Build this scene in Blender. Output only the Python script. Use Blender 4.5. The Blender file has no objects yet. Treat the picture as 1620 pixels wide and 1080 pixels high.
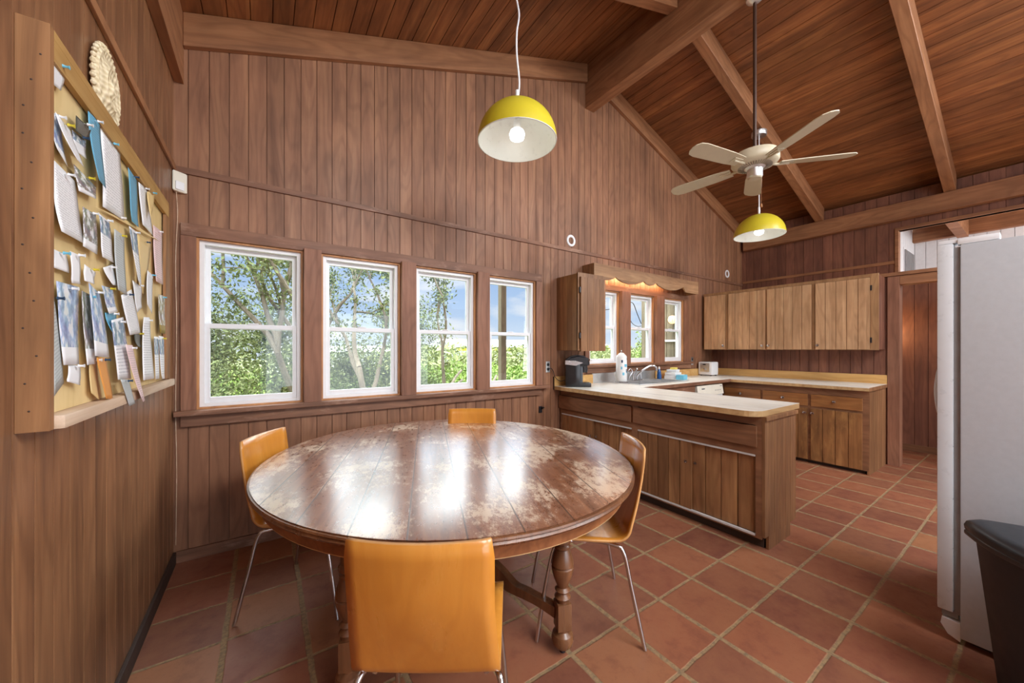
import bpy, bmesh, math, random
import numpy as np
from mathutils import Vector, Matrix
random.seed(7)
S = bpy.context.scene
COL = S.collection

# ------------------------------------------------------------------ camera
F_PX, CAMX, CAMZ, YAW = 577.2, 0.48, 1.36, math.atan(391/577.2)
cd = bpy.data.cameras.new('camera'); cam = bpy.data.objects.new('camera', cd); COL.objects.link(cam)
cd.sensor_width = 36; cd.lens = F_PX*36/1620; cd.shift_y = 11.5/1620; cd.clip_start = 0.02; cd.clip_end = 400
cam.location = (CAMX, 0, CAMZ); cam.rotation_euler = (math.radians(90), 0, -YAW)
S.camera = cam
S.view_settings.view_transform = 'Standard'; S.view_settings.look = 'None'
S.view_settings.gamma = 1; S.view_settings.use_curve_mapping = False
S.view_settings.exposure = 0.42
S.cycles.max_bounces = 10; S.cycles.diffuse_bounces = 5; S.cycles.transparent_max_bounces = 16
S.cycles.sample_clamp_indirect = 6.0; S.cycles.caustics_reflective = False; S.cycles.caustics_refractive = False

# ------------------------------------------------------------------ world: blue sky with white clouds, brighter high up
W = bpy.data.worlds.new('sky'); S.world = W; W.use_nodes = True
def build_world():
    n = W.node_tree.nodes; l = W.node_tree.links; n.clear()
    tc = n.new('ShaderNodeTexCoord'); sep = n.new('ShaderNodeSeparateXYZ'); l.new(tc.outputs['Generated'], sep.inputs[0])
    r = n.new('ShaderNodeValToRGB'); l.new(sep.outputs['Z'], r.inputs[0])
    e = r.color_ramp.elements
    e[0].position = 0.0; e[0].color = (.56, .62, .72, 1); e[1].position = 0.22; e[1].color = (.26, .38, .62, 1)
    x = r.color_ramp.elements.new(.09); x.color = (.38, .49, .68, 1)
    mp = n.new('ShaderNodeMapping'); mp.inputs['Scale'].default_value = (3, 3, 9); l.new(tc.outputs['Generated'], mp.inputs[0])
    no = n.new('ShaderNodeTexNoise'); no.inputs['Scale'].default_value = 1.7; no.inputs['Detail'].default_value = 6; l.new(mp.outputs[0], no.inputs[0])
    cr = n.new('ShaderNodeValToRGB'); l.new(no.outputs['Fac'], cr.inputs[0]); cr.color_ramp.elements[0].position = .46; cr.color_ramp.elements[1].position = .64
    mx = n.new('ShaderNodeMixRGB'); l.new(cr.outputs[0], mx.inputs[0]); l.new(r.outputs[0], mx.inputs[1]); mx.inputs[2].default_value = (.66, .67, .72, 1)
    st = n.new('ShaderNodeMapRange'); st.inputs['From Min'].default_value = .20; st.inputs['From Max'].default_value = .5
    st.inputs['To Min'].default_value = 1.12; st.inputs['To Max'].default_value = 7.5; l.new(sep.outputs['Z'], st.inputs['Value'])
    wmix = n.new('ShaderNodeMapRange'); wmix.inputs['From Min'].default_value = .18; wmix.inputs['From Max'].default_value = .4; l.new(sep.outputs['Z'], wmix.inputs['Value'])
    m2 = n.new('ShaderNodeMixRGB'); l.new(wmix.outputs[0], m2.inputs[0]); l.new(mx.outputs[0], m2.inputs[1]); m2.inputs[2].default_value = (.9, .95, 1.0, 1)
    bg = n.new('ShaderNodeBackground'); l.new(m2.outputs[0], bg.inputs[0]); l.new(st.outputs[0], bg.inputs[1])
    o = n.new('ShaderNodeOutputWorld'); l.new(bg.outputs[0], o.inputs[0])
build_world()

# ------------------------------------------------------------------ sun, daylight at rear opening and far room, added fill lamps under the closed roof
def light(name, kind, loc, energy, color=(1, 1, 1), size=1, size_y=None, target=None):
    d = bpy.data.lights.new(name, kind); d.energy = energy; d.color = color
    if kind == 'AREA':
        d.shape = 'RECTANGLE'; d.size = size; d.size_y = size_y or size
    elif kind == 'POINT': d.shadow_soft_size = size
    elif kind == 'SUN': d.angle = math.radians(1)
    o = bpy.data.objects.new(name, d); COL.objects.link(o); o.location = loc
    if target is not None:
        o.rotation_euler = (Vector(target)-Vector(loc)).to_track_quat('-Z', 'Y').to_euler()
    return o
light('sun', 'SUN', (-6, -8, 12), 1.7, (1, .95, .86), target=(0, 0, 0))
light('daylight_rear_glass', 'AREA', (2.6, -3.0, 1.2), 55, (.93, .97, 1), 4.2, 2.0, target=(2.6, 3.0, 1.2))
light('fill_left_slope', 'AREA', (1.9, -1.4, 3.95), 160, (.93, .97, 1), 2.4, 1.6, target=(2.6, 2.4, 1.0))  # added fill lamp below the left slope; the roof has no opening here
light('fill_right_slope', 'AREA', (5.4, -1.4, 4.05), 210, (.93, .97, 1), 2.4, 1.6, target=(0.6, 1.6, 1.0))  # unseen area lamp added under the right slope to brighten the left wall
light('daylight_far_room', 'AREA', (8.7, -1.4, 2.5), 45, (1, 1, 1), 1.6, 1.0, target=(9.0, 1.2, 2.7))

# ------------------------------------------------------------------ material helpers
class NT:
    def __init__(s, name):
        s.m = bpy.data.materials.new(name); s.m.use_nodes = True
        s.n = s.m.node_tree.nodes; s.l = s.m.node_tree.links
        s.b = s.n['Principled BSDF']
    def new(s, t, **kw):
        x = s.n.new(t)
        for k, v in kw.items(): setattr(x, k, v)
        return x
    def put(s, sock, v):
        if hasattr(v, 'is_linked'): s.l.new(v, sock)
        else: sock.default_value = v
    def math(s, op, a, b=0.0, c=None):
        x = s.new('ShaderNodeMath', operation=op); s.put(x.inputs[0], a); s.put(x.inputs[1], b)
        if c is not None: s.put(x.inputs[2], c)
        return x.outputs[0]
    def mix(s, f, a, b, mode='MIX'):
        x = s.new('ShaderNodeMixRGB', blend_type=mode); s.put(x.inputs[0], f); s.put(x.inputs[1], a); s.put(x.inputs[2], b)
        return x.outputs[0]
    def noise(s, vec, scale=1, detail=4, rough=.5, dist=0.0, out='Fac'):
        x = s.new('ShaderNodeTexNoise'); x.inputs['Scale'].default_value = scale; x.inputs['Detail'].default_value = detail
        x.inputs['Roughness'].default_value = rough; x.inputs['Distortion'].default_value = dist
        s.l.new(vec, x.inputs['Vector']); return x.outputs[out]
    def ramp(s, v, stops):
        x = s.new('ShaderNodeValToRGB'); s.put(x.inputs[0], v); e = x.color_ramp.elements
        while len(e) < len(stops): e.new(.5)
        for k, (p, c) in zip(e, stops):
            k.position = p; k.color = c if len(c) == 4 else (*c, 1)
        return x.outputs[0]
    def rng(s, v, a, b, c, d):
        x = s.new('ShaderNodeMapRange'); s.put(x.inputs['Value'], v)
        for k, q in zip(('From Min', 'From Max', 'To Min', 'To Max'), (a, b, c, d)): x.inputs[k].default_value = q
        return x.outputs[0]
    def obj(s, which='Object'): return s.new('ShaderNodeTexCoord').outputs[which]
    def xyz(s, v):
        x = s.new('ShaderNodeSeparateXYZ'); s.l.new(v, x.inputs[0]); return x.outputs
    def vec(s, a, b, c):
        x = s.new('ShaderNodeCombineXYZ')
        for i, q in enumerate((a, b, c)): s.put(x.inputs[i], q)
        return x.outputs[0]
    def wn(s, v):
        x = s.new('ShaderNodeTexWhiteNoise', noise_dimensions='1D'); s.put(x.inputs['W'], v); return x.outputs['Value']
    def bump(s, h, strength=.2, dist=.01):
        x = s.new('ShaderNodeBump'); x.inputs['Strength'].default_value = strength; x.inputs['Distance'].default_value = dist
        s.l.new(h, x.inputs['Height']); s.l.new(x.outputs[0], s.b.inputs['Normal'])

def c255(r, g, b):
    f = lambda v: ((v/255+.055)/1.055)**2.4 if v > 10 else v/255/12.92
    return (f(r), f(g), f(b), 1)

def wood(name, dark, mid, lite, along='Z', across='X', period=.105, off=0., rough=.5, tint=.22, freq=10, bump=.12, spec=.4, patch=.25, worn=None, shear=0.):
    if period >= 9: period, off = 400., -200.
    t = NT(name); X = t.xyz(t.obj()); I = 'XYZ'
    a = X[I.index(along)]; c = X[I.index(across)]; d = X[[k for k in range(3) if I[k] not in (along, across)][0]]
    if shear: d = t.math('SUBTRACT', d, t.math('MULTIPLY', a, shear))
    pid = t.math('FLOOR', t.math('DIVIDE', t.math('SUBTRACT', c, off), period))
    r1 = t.wn(pid)
    sh = t.math('MULTIPLY', r1, 37.0)
    gv = t.vec(t.math('MULTIPLY', c, freq), t.math('ADD', t.math('MULTIPLY', a, .9), sh), t.math('MULTIPLY', d, freq))
    g1 = t.noise(gv, 1, 6, .6, .6)
    fv = t.vec(t.math('MULTIPLY', c, freq*9), t.math('ADD', t.math('MULTIPLY', a, 3.), sh), t.math('MULTIPLY', d, freq*9))
    g2 = t.noise(fv, 1, 4, .7)
    rv = t.vec(t.math('MULTIPLY', c, 4.5), t.math('ADD', t.math('MULTIPLY', a, .8), sh), t.math('MULTIPLY', d, 4.5))
    ring = t.math('SINE', t.math('MULTIPLY', t.noise(rv, 1, 2, .4), 75.))
    col = t.ramp(g1, [(.14, dark), (.5, mid), (.88, lite)])
    col = t.mix(t.rng(g2, .45, .8, 0, .22), col, dark)
    col = t.mix(t.rng(ring, 0, 1, 0, .26), col, dark)
    pv = t.noise(t.obj(), 1.5, 4, .6)
    v = t.math('MULTIPLY', t.rng(r1, 0, 1, 1-tint, 1+tint*.7), t.rng(pv, .25, .75, 1-patch, 1+patch))
    col = t.mix(1.0, col, t.vec(v, v, v), 'MULTIPLY')
    if worn:
        wv = t.noise(t.vec(t.math('MULTIPLY', c, 9), t.math('MULTIPLY', a, 3), t.math('MULTIPLY', d, 9)), 1, 8, .7)
        col = t.mix(t.rng(wv, .54, .70, 0, .55), col, worn)
    t.l.new(col, t.b.inputs['Base Color'])
    t.put(t.b.inputs['Roughness'], t.rng(g1, .3, .7, rough+.08, rough-.06))
    t.b.inputs['Specular IOR Level'].default_value = spec
    t.bump(t.math('ADD', g2, t.math('MULTIPLY', ring, .15)), bump, .002)
    return t.m

def plain(name, col, rough=.5, metal=0., spec=.5, vary=.08, scale=20, coat=0., bump=0., emit=None):
    t = NT(name)
    n = t.noise(t.obj(), scale, 4, .6)
    v = t.rng(n, .3, .7, 1-vary, 1+vary)
    t.l.new(t.mix(1.0, col if len(col) == 4 else (*col, 1), t.vec(v, v, v), 'MULTIPLY'), t.b.inputs['Base Color'])
    t.put(t.b.inputs['Roughness'], t.rng(n, .3, .7, max(rough-.04, .02), rough+.04))
    t.b.inputs['Metallic'].default_value = metal; t.b.inputs['Specular IOR Level'].default_value = spec
    t.b.inputs['Coat Weight'].default_value = coat
    if bump: t.bump(t.noise(t.obj(), scale*8, 2, .5), bump, .001)
    if emit:
        t.b.inputs['Emission Color'].default_value = (*emit[0], 1); t.b.inputs['Emission Strength'].default_value = emit[1]
    return t.m

RB = dict(dark=c255(98, 64, 46), mid=c255(142, 99, 73), lite=c255(174, 128, 94))
M = {}
M['wall_x'] = wood('red brown panelling', RB['dark'], RB['mid'], RB['lite'], 'Z', 'X', .105, .071, .5, tint=.11)
M['wall_y'] = wood('red brown panelling side', c255(84, 54, 38), c255(138, 96, 66), c255(178, 130, 90), 'Z', 'Y', .1, .036, .36, tint=.12)
M['hall'] = wood('hall panelling', c255(84, 50, 40), c255(124, 80, 62), c255(150, 102, 78), 'Z', 'Y', .12, .05, .5, tint=.13)
M['deck'] = wood('ceiling boards', c255(84, 46, 24), c255(136, 84, 48), c255(172, 116, 68), 'Y', 'X', .125, .0, .5, tint=.25, freq=12)
M['beam_y'] = wood('beam wood along y', c255(104, 66, 42), c255(152, 104, 70), c255(182, 132, 92), 'Y', 'X', 9, 0, .55, freq=12)
M['beam_x'] = wood('beam wood along x', c255(104, 66, 42), c255(152, 104, 70), c255(182, 132, 92), 'X', 'Y', 9, 0, .55, freq=12)
M['beam_l'] = wood('rafter wood left slope', c255(104, 66, 42), c255(152, 104, 70), c255(182, 132, 92), 'X', 'Y', 9, 0, .55, freq=12, shear=.346)
M['beam_r'] = wood('rafter wood right slope', c255(104, 66, 42), c255(152, 104, 70), c255(182, 132, 92), 'X', 'Y', 9, 0, .55, freq=12, shear=-.3335)
M['beam_z'] = wood('trim wood upright', RB['dark'], c255(136, 92, 70), c255(162, 116, 90), 'Z', 'X', 9, 0, .55, freq=14)
M['trim_x'] = wood('trim wood level', c255(86, 56, 40), c255(128, 88, 66), c255(158, 114, 86), 'X', 'Z', 9, 0, .5, freq=14, worn=c255(186, 150, 128))
M['stop'] = wood('orange window stop', c255(150, 98, 58), c255(190, 134, 86), c255(210, 158, 108), 'Z', 'X', 9, 0, .5)
M['cab_y'] = wood('cabinet boards', c255(98, 64, 38), c255(150, 106, 70), c255(190, 144, 98), 'Z', 'Y', .105, .0, .42, tint=.2)
M['cab_x'] = wood('cabinet boards end', c255(98, 64, 42), c255(146, 104, 70), c255(180, 136, 94), 'Z', 'X', .09, .0, .42, tint=.15)
M['rail_y'] = wood('cabinet rails', c255(94, 62, 42), c255(138, 96, 68), c255(170, 124, 90), 'Y', 'Z', 9, 0, .45)
M['upperframe'] = wood('golden cabinet frame', c255(120, 84, 54), c255(164, 124, 86), c255(190, 150, 108), 'Z', 'Y', 9, .0, .45)  # golden brown, toned darker than the doors to paint in shadow edges
M['upper'] = wood('golden cabinet doors', c255(146, 106, 72), c255(200, 158, 118), c255(222, 186, 146), 'Z', 'Y', .105, .04, .4, tint=.12, patch=.2)
M['base_r'] = wood('worn base cabinet doors', c255(98, 64, 38), c255(156, 108, 66), c255(198, 150, 96), 'Z', 'Y', .11, .04, .4, tint=.2, patch=.35, worn=c255(190, 140, 84))
M['drawer_r'] = wood('worn drawer fronts', c255(100, 60, 32), c255(156, 104, 60), c255(190, 138, 84), 'Y', 'Z', 9, 0, .4, worn=c255(190, 140, 84))
M['valance'] = wood('valance wood', c255(112, 78, 52), c255(164, 124, 88), c255(194, 154, 112), 'X', 'Z', .09, .03, .5, tint=.12)
M['butcher'] = wood('pale butcher block', c255(212, 204, 188), c255(234, 231, 222), c255(243, 241, 236), 'Y', 'X', .07, 0, .32, tint=.05, patch=.06, bump=.03)
M['butcher_x'] = wood('pale butcher block crosswise', c255(212, 204, 188), c255(234, 231, 222), c255(243, 241, 236), 'X', 'Y', .07, 0, .32, tint=.05, patch=.06, bump=.03)
M['edge'] = wood('tan worktop edge', c255(156, 116, 70), c255(196, 160, 112), c255(218, 186, 140), 'X', 'Z', 9, 0, .45, patch=.15)
M['splash'] = wood('yellow tan backsplash', c255(176, 126, 66), c255(210, 166, 102), c255(226, 188, 130), 'Y', 'Z', 9, 0, .45, patch=.15)
M['kick'] = plain('dark toe kick', c255(58, 42, 34), .6)
M['chairwood'] = wood('orange chair plywood', c255(192, 120, 42), c255(212, 140, 54), c255(224, 158, 72), 'Z', 'Y', 9, 0, .3, freq=9, bump=.02, patch=.08)
M['chairwood'].node_tree.nodes['Principled BSDF'].inputs['Coat Weight'].default_value = .6
M['chairwood'].node_tree.nodes['Principled BSDF'].inputs['Coat Roughness'].default_value = .12
M['chairedge'] = wood('light ply edge', c255(190, 130, 70), c255(216, 160, 98), c255(226, 176, 120), 'Z', 'Y', 9, 0, .4, freq=9)
M['tablewood'] = wood('turned table legs', c255(70, 42, 26), c255(118, 76, 48), c255(160, 110, 72), 'Z', 'X', 9, 0, .3, freq=10, spec=.6)
M['tableapron'] = wood('table apron', c255(96, 56, 34), c255(146, 92, 56), c255(180, 124, 80), 'X', 'Z', 9, 0, .35, freq=10)
M['rawwood'] = plain('raw wood edge', c255(206, 168, 118), .6)
M['outwood'] = wood('weathered grey boards', c255(84, 76, 62), c255(128, 116, 96), c255(160, 148, 124), 'Z', 'Y', .14, 0, .8, tint=.25)
M['white'] = plain('white vinyl', (.80, .81, .83), .35, vary=.02)
M['whitepaint'] = plain('white painted boards', (.72, .73, .74), .6, vary=.04)
M['shed'] = plain('pale metal cladding', (.40, .41, .43), .6)
M['cream'] = plain('cream plastic', c255(226, 220, 204), .45, vary=.03)
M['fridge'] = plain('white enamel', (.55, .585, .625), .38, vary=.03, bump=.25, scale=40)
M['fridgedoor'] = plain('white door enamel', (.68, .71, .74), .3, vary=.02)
M['gasket'] = plain('grey gasket', (.28, .28, .28), .5)
M['chrome'] = plain('chrome', (.62, .62, .64), .16, 1., vary=.03)
M['steel'] = plain('brushed steel', (.74, .75, .76), .38, 1., vary=.05, scale=60)
M['black'] = plain('black plastic', (.018, .018, .022), .3, vary=.1)
M['bin'] = plain('dark charcoal plastic', (.008, .009, .014), .45, vary=.1)
M['binlid'] = plain('charcoal lid plastic', (.022, .026, .032), .36, vary=.15)
M['silver'] = plain('dark silver plastic', (.22, .21, .21), .25, .7)
M['brewer'] = plain('glossy dark brewer shell', (.022, .021, .022), .15, .3, vary=.02)
M['silverlight'] = plain('silver trim', (.55, .55, .56), .25, .8)
M['greyplastic'] = plain('slate grey plastic', (.07, .08, .095), .35)
M['yellow'] = plain('yellow enamel', c255(204, 186, 48), .35, vary=.03)
M['shadein'] = plain('white enamel inside', (.74, .77, .74), .3, vary=.02)
M['fan'] = plain('beige fan plastic', c255(196, 184, 158), .4, vary=.03)
M['brownmetal'] = plain('brown metal', c255(72, 50, 40), .4, .3)
M['bulb'] = plain('lit bulb', (1, 1, 1), .4, emit=((1, .97, .92), 3.2))
M['warmtube'] = plain('warm tube', (1, .7, .4), .4, emit=((1, .68, .40), 30))
M['warmglobe'] = plain('warm globe', (1, .8, .55), .4, emit=((1, .66, .30), 1.6))
M['bluebottle'] = plain('blue liquid', c255(30, 84, 150), .15, vary=.05)
M['towel'] = plain('white paper', (.82, .82, .82), .8, vary=.03)
M['teal'] = plain('teal print', c255(110, 186, 214), .6)
M['navy'] = plain('navy print', c255(30, 60, 90), .6)
M['cloth'] = plain('white cloth', (.72, .73, .75), .85, vary=.06, bump=.3)
M['sponge'] = plain('yellow sponge', c255(232, 214, 110), .8, bump=.4)
M['trackwhite'] = plain('grey white track', (.60, .58, .57), .4)
M['kraft'] = wood('kraft board paper', c255(206, 178, 120), c255(226, 200, 146), c255(234, 212, 162), 'Z', 'Y', 9, 0, .7, freq=3, bump=.02, patch=.08)
M['boardframe'] = wood('weathered frame wood', c255(96, 62, 38), c255(152, 108, 70), c255(186, 142, 98), 'Z', 'X', 9, 0, .6, freq=16)
M['boardrail'] = wood('light board rail', c255(146, 106, 56), c255(186, 146, 88), c255(206, 170, 112), 'Y', 'Z', 9, 0, .6, freq=16)
M['boardledge'] = wood('pale board ledge', c255(160, 130, 104), c255(200, 174, 148), c255(222, 204, 184), 'Y', 'Z', 9, 0, .6, freq=16)

# floor: square terracotta tiles .3215 with tan grout
def tile_mat():
    t = NT('terracotta tiles'); P = t.obj(); X = t.xyz(P); pit = .3215
    wob = t.noise(P, 9, 3, .6); w = t.math('MULTIPLY', t.math('SUBTRACT', wob, .5), .012)
    u = t.math('DIVIDE', t.math('ADD', t.math('SUBTRACT', X[0], .003), w), .3213)
    v = t.math('DIVIDE', t.math('ADD', t.math('SUBTRACT', X[1], .552), w), .3213)
    iu = t.math('FLOOR', u); iv = t.math('FLOOR', v)
    fu = t.math('SUBTRACT', u, iu); fv = t.math('SUBTRACT', v, iv)
    du = t.math('MINIMUM', fu, t.math('SUBTRACT', 1., fu)); dv = t.math('MINIMUM', fv, t.math('SUBTRACT', 1., fv))
    idn = t.math('ADD', t.math('MULTIPLY', iu, 17.13), t.math('MULTIPLY', iv, 5.71))
    r = t.wn(idn); r2 = t.wn(t.math('ADD', idn, 3.3))
    gwx = t.math('ADD', .030, t.math('MULTIPLY', wob, .012)); 
    mu = t.rng(t.math('SUBTRACT', du, .030), 0, .014, 0, 1); mv = t.rng(t.math('SUBTRACT', dv, .017), 0, .014, 0, 1)
    tile = t.math('MULTIPLY', mu, mv)
    base = t.ramp(r, [(0, c255(118, 70, 54)), (.25, c255(138, 82, 62)), (.5, c255(150, 92, 66)), (.72, c255(124, 78, 60)), (.9, c255(148, 92, 66)), (1, c255(158, 106, 72))])
    n1 = t.noise(P, 7, 6, .65); n2 = t.noise(P, 45, 5, .7)
    base = t.mix(t.rng(n1, .4, .75, 0, .4), base, c255(164, 114, 82))
    base = t.mix(t.rng(n1, .28, .46, .5, 0), base, c255(104, 62, 50))
    base = t.mix(t.rng(n2, .55, .8, 0, .35), base, c255(86, 54, 42))
    gr = t.mix(t.rng(n2, .4, .65, 0, .8), c255(160, 130, 92), c255(104, 88, 70))
    col = t.mix(tile, gr, base)
    t.l.new(col, t.b.inputs['Base Color'])
    t.put(t.b.inputs['Roughness'], t.math('ADD', t.math('MULTIPLY', tile, -.32), t.rng(n1, .3, .7, .86, .66)))
    t.bump(t.math('ADD', t.math('MULTIPLY', tile, 1.), t.math('MULTIPLY', n2, .12)), .5, .004)
    return t.m
M['tile'] = tile_mat()

# worn varnish of the table top: planks run along the object's x axis
def tabletop_mat():
    t = NT('worn varnished table planks'); P = t.obj(); X = t.xyz(P)
    pid = t.math('FLOOR', t.math('DIVIDE', X[1], .185)); r = t.wn(pid)
    f = t.math('SUBTRACT', t.math('DIVIDE', X[1], .185), pid); seam = t.rng(t.math('MINIMUM', f, t.math('SUBTRACT', 1., f)), .006, .022, 1, 0)
    g = t.noise(t.vec(t.math('ADD', t.math('MULTIPLY', X[0], 1.4), t.math('MULTIPLY', r, 20.)), t.math('MULTIPLY', X[1], 24.), X[2]), 1, 7, .65, .8)
    col = t.ramp(g, [(.3, c255(84, 46, 28)), (.5, c255(122, 72, 44)), (.72, c255(152, 98, 60))])
    blot = t.noise(P, 2.6, 3, .55)
    fine = t.noise(t.vec(t.math('MULTIPLY', X[0], 16.), t.math('MULTIPLY', X[1], 30.), X[2]), 1, 9, .85)
    rad = t.math('SQRT', t.math('ADD', t.math('MULTIPLY', X[0], X[0]), t.math('MULTIPLY', X[1], X[1])))
    wv = t.math('ADD', t.math('MULTIPLY', blot, .55), t.math('ADD', t.math('MULTIPLY', fine, .75), t.math('MULTIPLY', rad, .05)))
    wear = t.rng(wv, .70, .76, 0, 1)
    haze = t.rng(wv, .58, .76, 0, .35)
    col = t.mix(haze, col, c255(168, 124, 98))
    col = t.mix(t.math('MULTIPLY', wear, .85), col, c255(214, 192, 166))
    col = t.mix(seam, col, c255(60, 36, 24))
    t.l.new(col, t.b.inputs['Base Color'])
    t.put(t.b.inputs['Roughness'], t.math('ADD', t.math('MULTIPLY', wear, .18), t.rng(fine, .3, .7, .22, .40)))
    t.b.inputs['Specular IOR Level'].default_value = .8
    t.b.inputs['Coat Weight'].default_value = 1.; t.b.inputs['Coat Roughness'].default_value = .2; t.b.inputs['Coat IOR'].default_value = 1.85
    t.bump(t.math('SUBTRACT', t.math('MULTIPLY', fine, .3), seam), .18, .003)
    return t.m
M['tabletop'] = tabletop_mat()

def glass_mat():
    t = NT('window glass'); n = t.n; l = t.l
    tr = n.new('ShaderNodeBsdfTransparent'); tr.inputs[0].default_value = (.96, .98, .97, 1)
    gl = n.new('ShaderNodeBsdfGlossy'); gl.inputs['Roughness'].default_value = .02; gl.inputs[0].default_value = (.9, .95, 1, 1)
    lw = n.new('ShaderNodeLayerWeight'); fr = t.math('ADD', .03, t.math('MULTIPLY', .9, t.math('POWER', lw.outputs['Facing'], 5.)))
    mx = n.new('ShaderNodeMixShader'); l.new(fr, mx.inputs[0]); l.new(tr.outputs[0], mx.inputs[1]); l.new(gl.outputs[0], mx.inputs[2])
    l.new(mx.outputs[0], n['Material Output'].inputs[0]); return t.m
M['glass'] = glass_mat()

def leaf_mat(name, a, b, c):
    t = NT(name); n = t.noise(t.obj(), 2.2, 5, .7); m = t.noise(t.obj(), 25, 2, .5)
    v = t.math('ADD', t.math('MULTIPLY', n, .6), t.math('MULTIPLY', m, .4))
    t.l.new(t.ramp(v, [(.35, a), (.5, b), (.65, c)]), t.b.inputs['Base Color']); t.b.inputs['Roughness'].default_value = .6
    t.b.inputs['Specular IOR Level'].default_value = .2
    return t.m
M['leaf'] = leaf_mat('grey green leaves', c255(72, 84, 52), c255(106, 118, 74), c255(148, 150, 100))
M['bush'] = leaf_mat('bright green bush leaves', c255(78, 98, 42), c255(110, 134, 60), c255(142, 158, 82))
M['far'] = leaf_mat('far scrub', c255(96, 106, 66), c255(122, 130, 84), c255(146, 148, 102))
M['bark'] = wood('grey bark', c255(80, 72, 60), c255(120, 110, 94), c255(150, 140, 122), 'Z', 'X', 9, 0, .9)

# ------------------------------------------------------------------ mesh helpers
class MB:
    def __init__(s): s.b = bmesh.new()
    def box(s, x0, x1, y0, y1, z0, z1, bev=0.):
        vs = [s.b.verts.new((x, y, z)) for z in (z0, z1) for y in (y0, y1) for x in (x0, x1)]
        fs = [s.b.faces.new([vs[i] for i in q]) for q in ((0, 2, 3, 1), (4, 5, 7, 6), (0, 1, 5, 4), (2, 6, 7, 3), (0, 4, 6, 2), (1, 3, 7, 5))]
        if bev: bmesh.ops.bevel(s.b, geom=list({e for f in fs for e in f.edges}), offset=bev, segments=2, affect='EDGES', profile=.7)
        return s
    def prism(s, pts, d, axis):
        """polygon of 3-D points extruded by vector d"""
        a = [s.b.verts.new(p) for p in pts]; c = [s.b.verts.new(Vector(p)+Vector(d)) for p in pts]; n = len(pts)
        s.b.faces.new(a); s.b.faces.new(c[::-1])
        for i in range(n): s.b.faces.new((a[i], c[i], c[(i+1) % n], a[(i+1) % n]))
        return s
    def lathe(s, prof, c=(0, 0, 0), n=32, axis='z', close=False):
        rings = []
        for r, h in prof:
            ring = []
            for k in range(n):
                a = 2*math.pi*k/n
                p = (r*math.cos(a), r*math.sin(a), h)
                if axis == 'x': p = (h, p[0], p[1])
                elif axis == 'y': p = (p[0], h, p[1])
                ring.append(s.b.verts.new((p[0]+c[0], p[1]+c[1], p[2]+c[2])))
            rings.append(ring)
        for a, b in zip(rings, rings[1:]):
            for k in range(n): s.b.faces.new((a[k], a[(k+1) % n], b[(k+1) % n], b[k]))
        if close == 'ring':
            a, b = rings[-1], rings[0]
            for k in range(n): s.b.faces.new((a[k], a[(k+1) % n], b[(k+1) % n], b[k]))
        elif not close:
            s.b.faces.new(rings[0][::-1]); s.b.faces.new(rings[-1])
        return s
    def tube(s, pts, r, n=10, cap=True):
        pts = [Vector(p) for p in pts]; rings = []; up = None
        rr = r if isinstance(r, (list, tuple)) else [r]*len(pts)
        for i, p in enumerate(pts):
            d = (pts[min(i+1, len(pts)-1)]-pts[max(i-1, 0)]).normalized()
            if up is None:
                up = Vector((0, 0, 1)) if abs(d.z) < .9 else Vector((1, 0, 0))
            x = d.cross(up).normalized(); y = x.cross(d).normalized(); up = y
            rings.append([s.b.verts.new(p+(x*math.cos(2*math.pi*k/n)+y*math.sin(2*math.pi*k/n))*rr[i]) for k in range(n)])
        for a, b in zip(rings, rings[1:]):
            for k in range(n): s.b.faces.new((a[k], a[(k+1) % n], b[(k+1) % n], b[k]))
        if cap: s.b.faces.new(rings[0][::-1]); s.b.faces.new(rings[-1])
        return s
    def ball(s, c, r, sz=(1, 1, 1), seg=16):
        m = Matrix.Translation(c) @ Matrix.Diagonal((*[r*q for q in sz], 1))
        bmesh.ops.create_uvsphere(s.b, u_segments=seg, v_segments=max(8, seg//2), radius=1, matrix=m); return s
    def xf(s, m): bmesh.ops.transform(s.b, matrix=m, verts=s.b.verts); return s
    def build(s, name, mat, parent=None, smooth=False, local=False):
        bmesh.ops.recalc_face_normals(s.b, faces=s.b.faces)
        if parent is not None and not local:
            bmesh.ops.translate(s.b, verts=s.b.verts, vec=-origin(parent))
        me = bpy.data.meshes.new(name); s.b.to_mesh(me); s.b.free()
        if isinstance(mat, (list, tuple)):
            for q in mat: me.materials.append(M[q])
        else: me.materials.append(M[mat])
        if smooth:
            me.polygons.foreach_set('use_smooth', [True]*len(me.polygons))
            me.set_sharp_from_angle(angle=math.radians(38))
        o = bpy.data.objects.new(name, me); COL.objects.link(o)
        if parent is not None: o.parent = parent
        return o
def origin(o):
    v = Vector((0, 0, 0))
    while o is not None: v += o.location; o = o.parent
    return v
def bez(pts, n=6):
    """rounded polyline through control points (Catmull-Rom)"""
    P = [Vector(p) for p in pts]; P = [P[0]*2-P[1]]+P+[P[-1]*2-P[-2]]; out = []
    for i in range(1, len(P)-2):
        for k in range(n):
            t = k/n; a, b, c, d = P[i-1:i+3]
            out.append(.5*((2*b)+(c-a)*t+(2*a-5*b+4*c-d)*t*t+(3*b-a-3*c+d)*t**3))
    out.append(P[-2]); return out
def tag(o, label, cat, group=None, kind=None):
    o['label'] = label
    if cat: o['category'] = cat
    if group: o['group'] = group
    if kind: o['kind'] = kind
    return o
def empty(name, loc, label=None, cat=None, group=None, rz=0):
    o = bpy.data.objects.new(name, None); COL.objects.link(o); o.location = loc; o.rotation_euler = (0, 0, rz); o.empty_display_size = .05
    if label: tag(o, label, cat, group)
    return o
def struct(o): o['kind'] = 'structure'; return o

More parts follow.
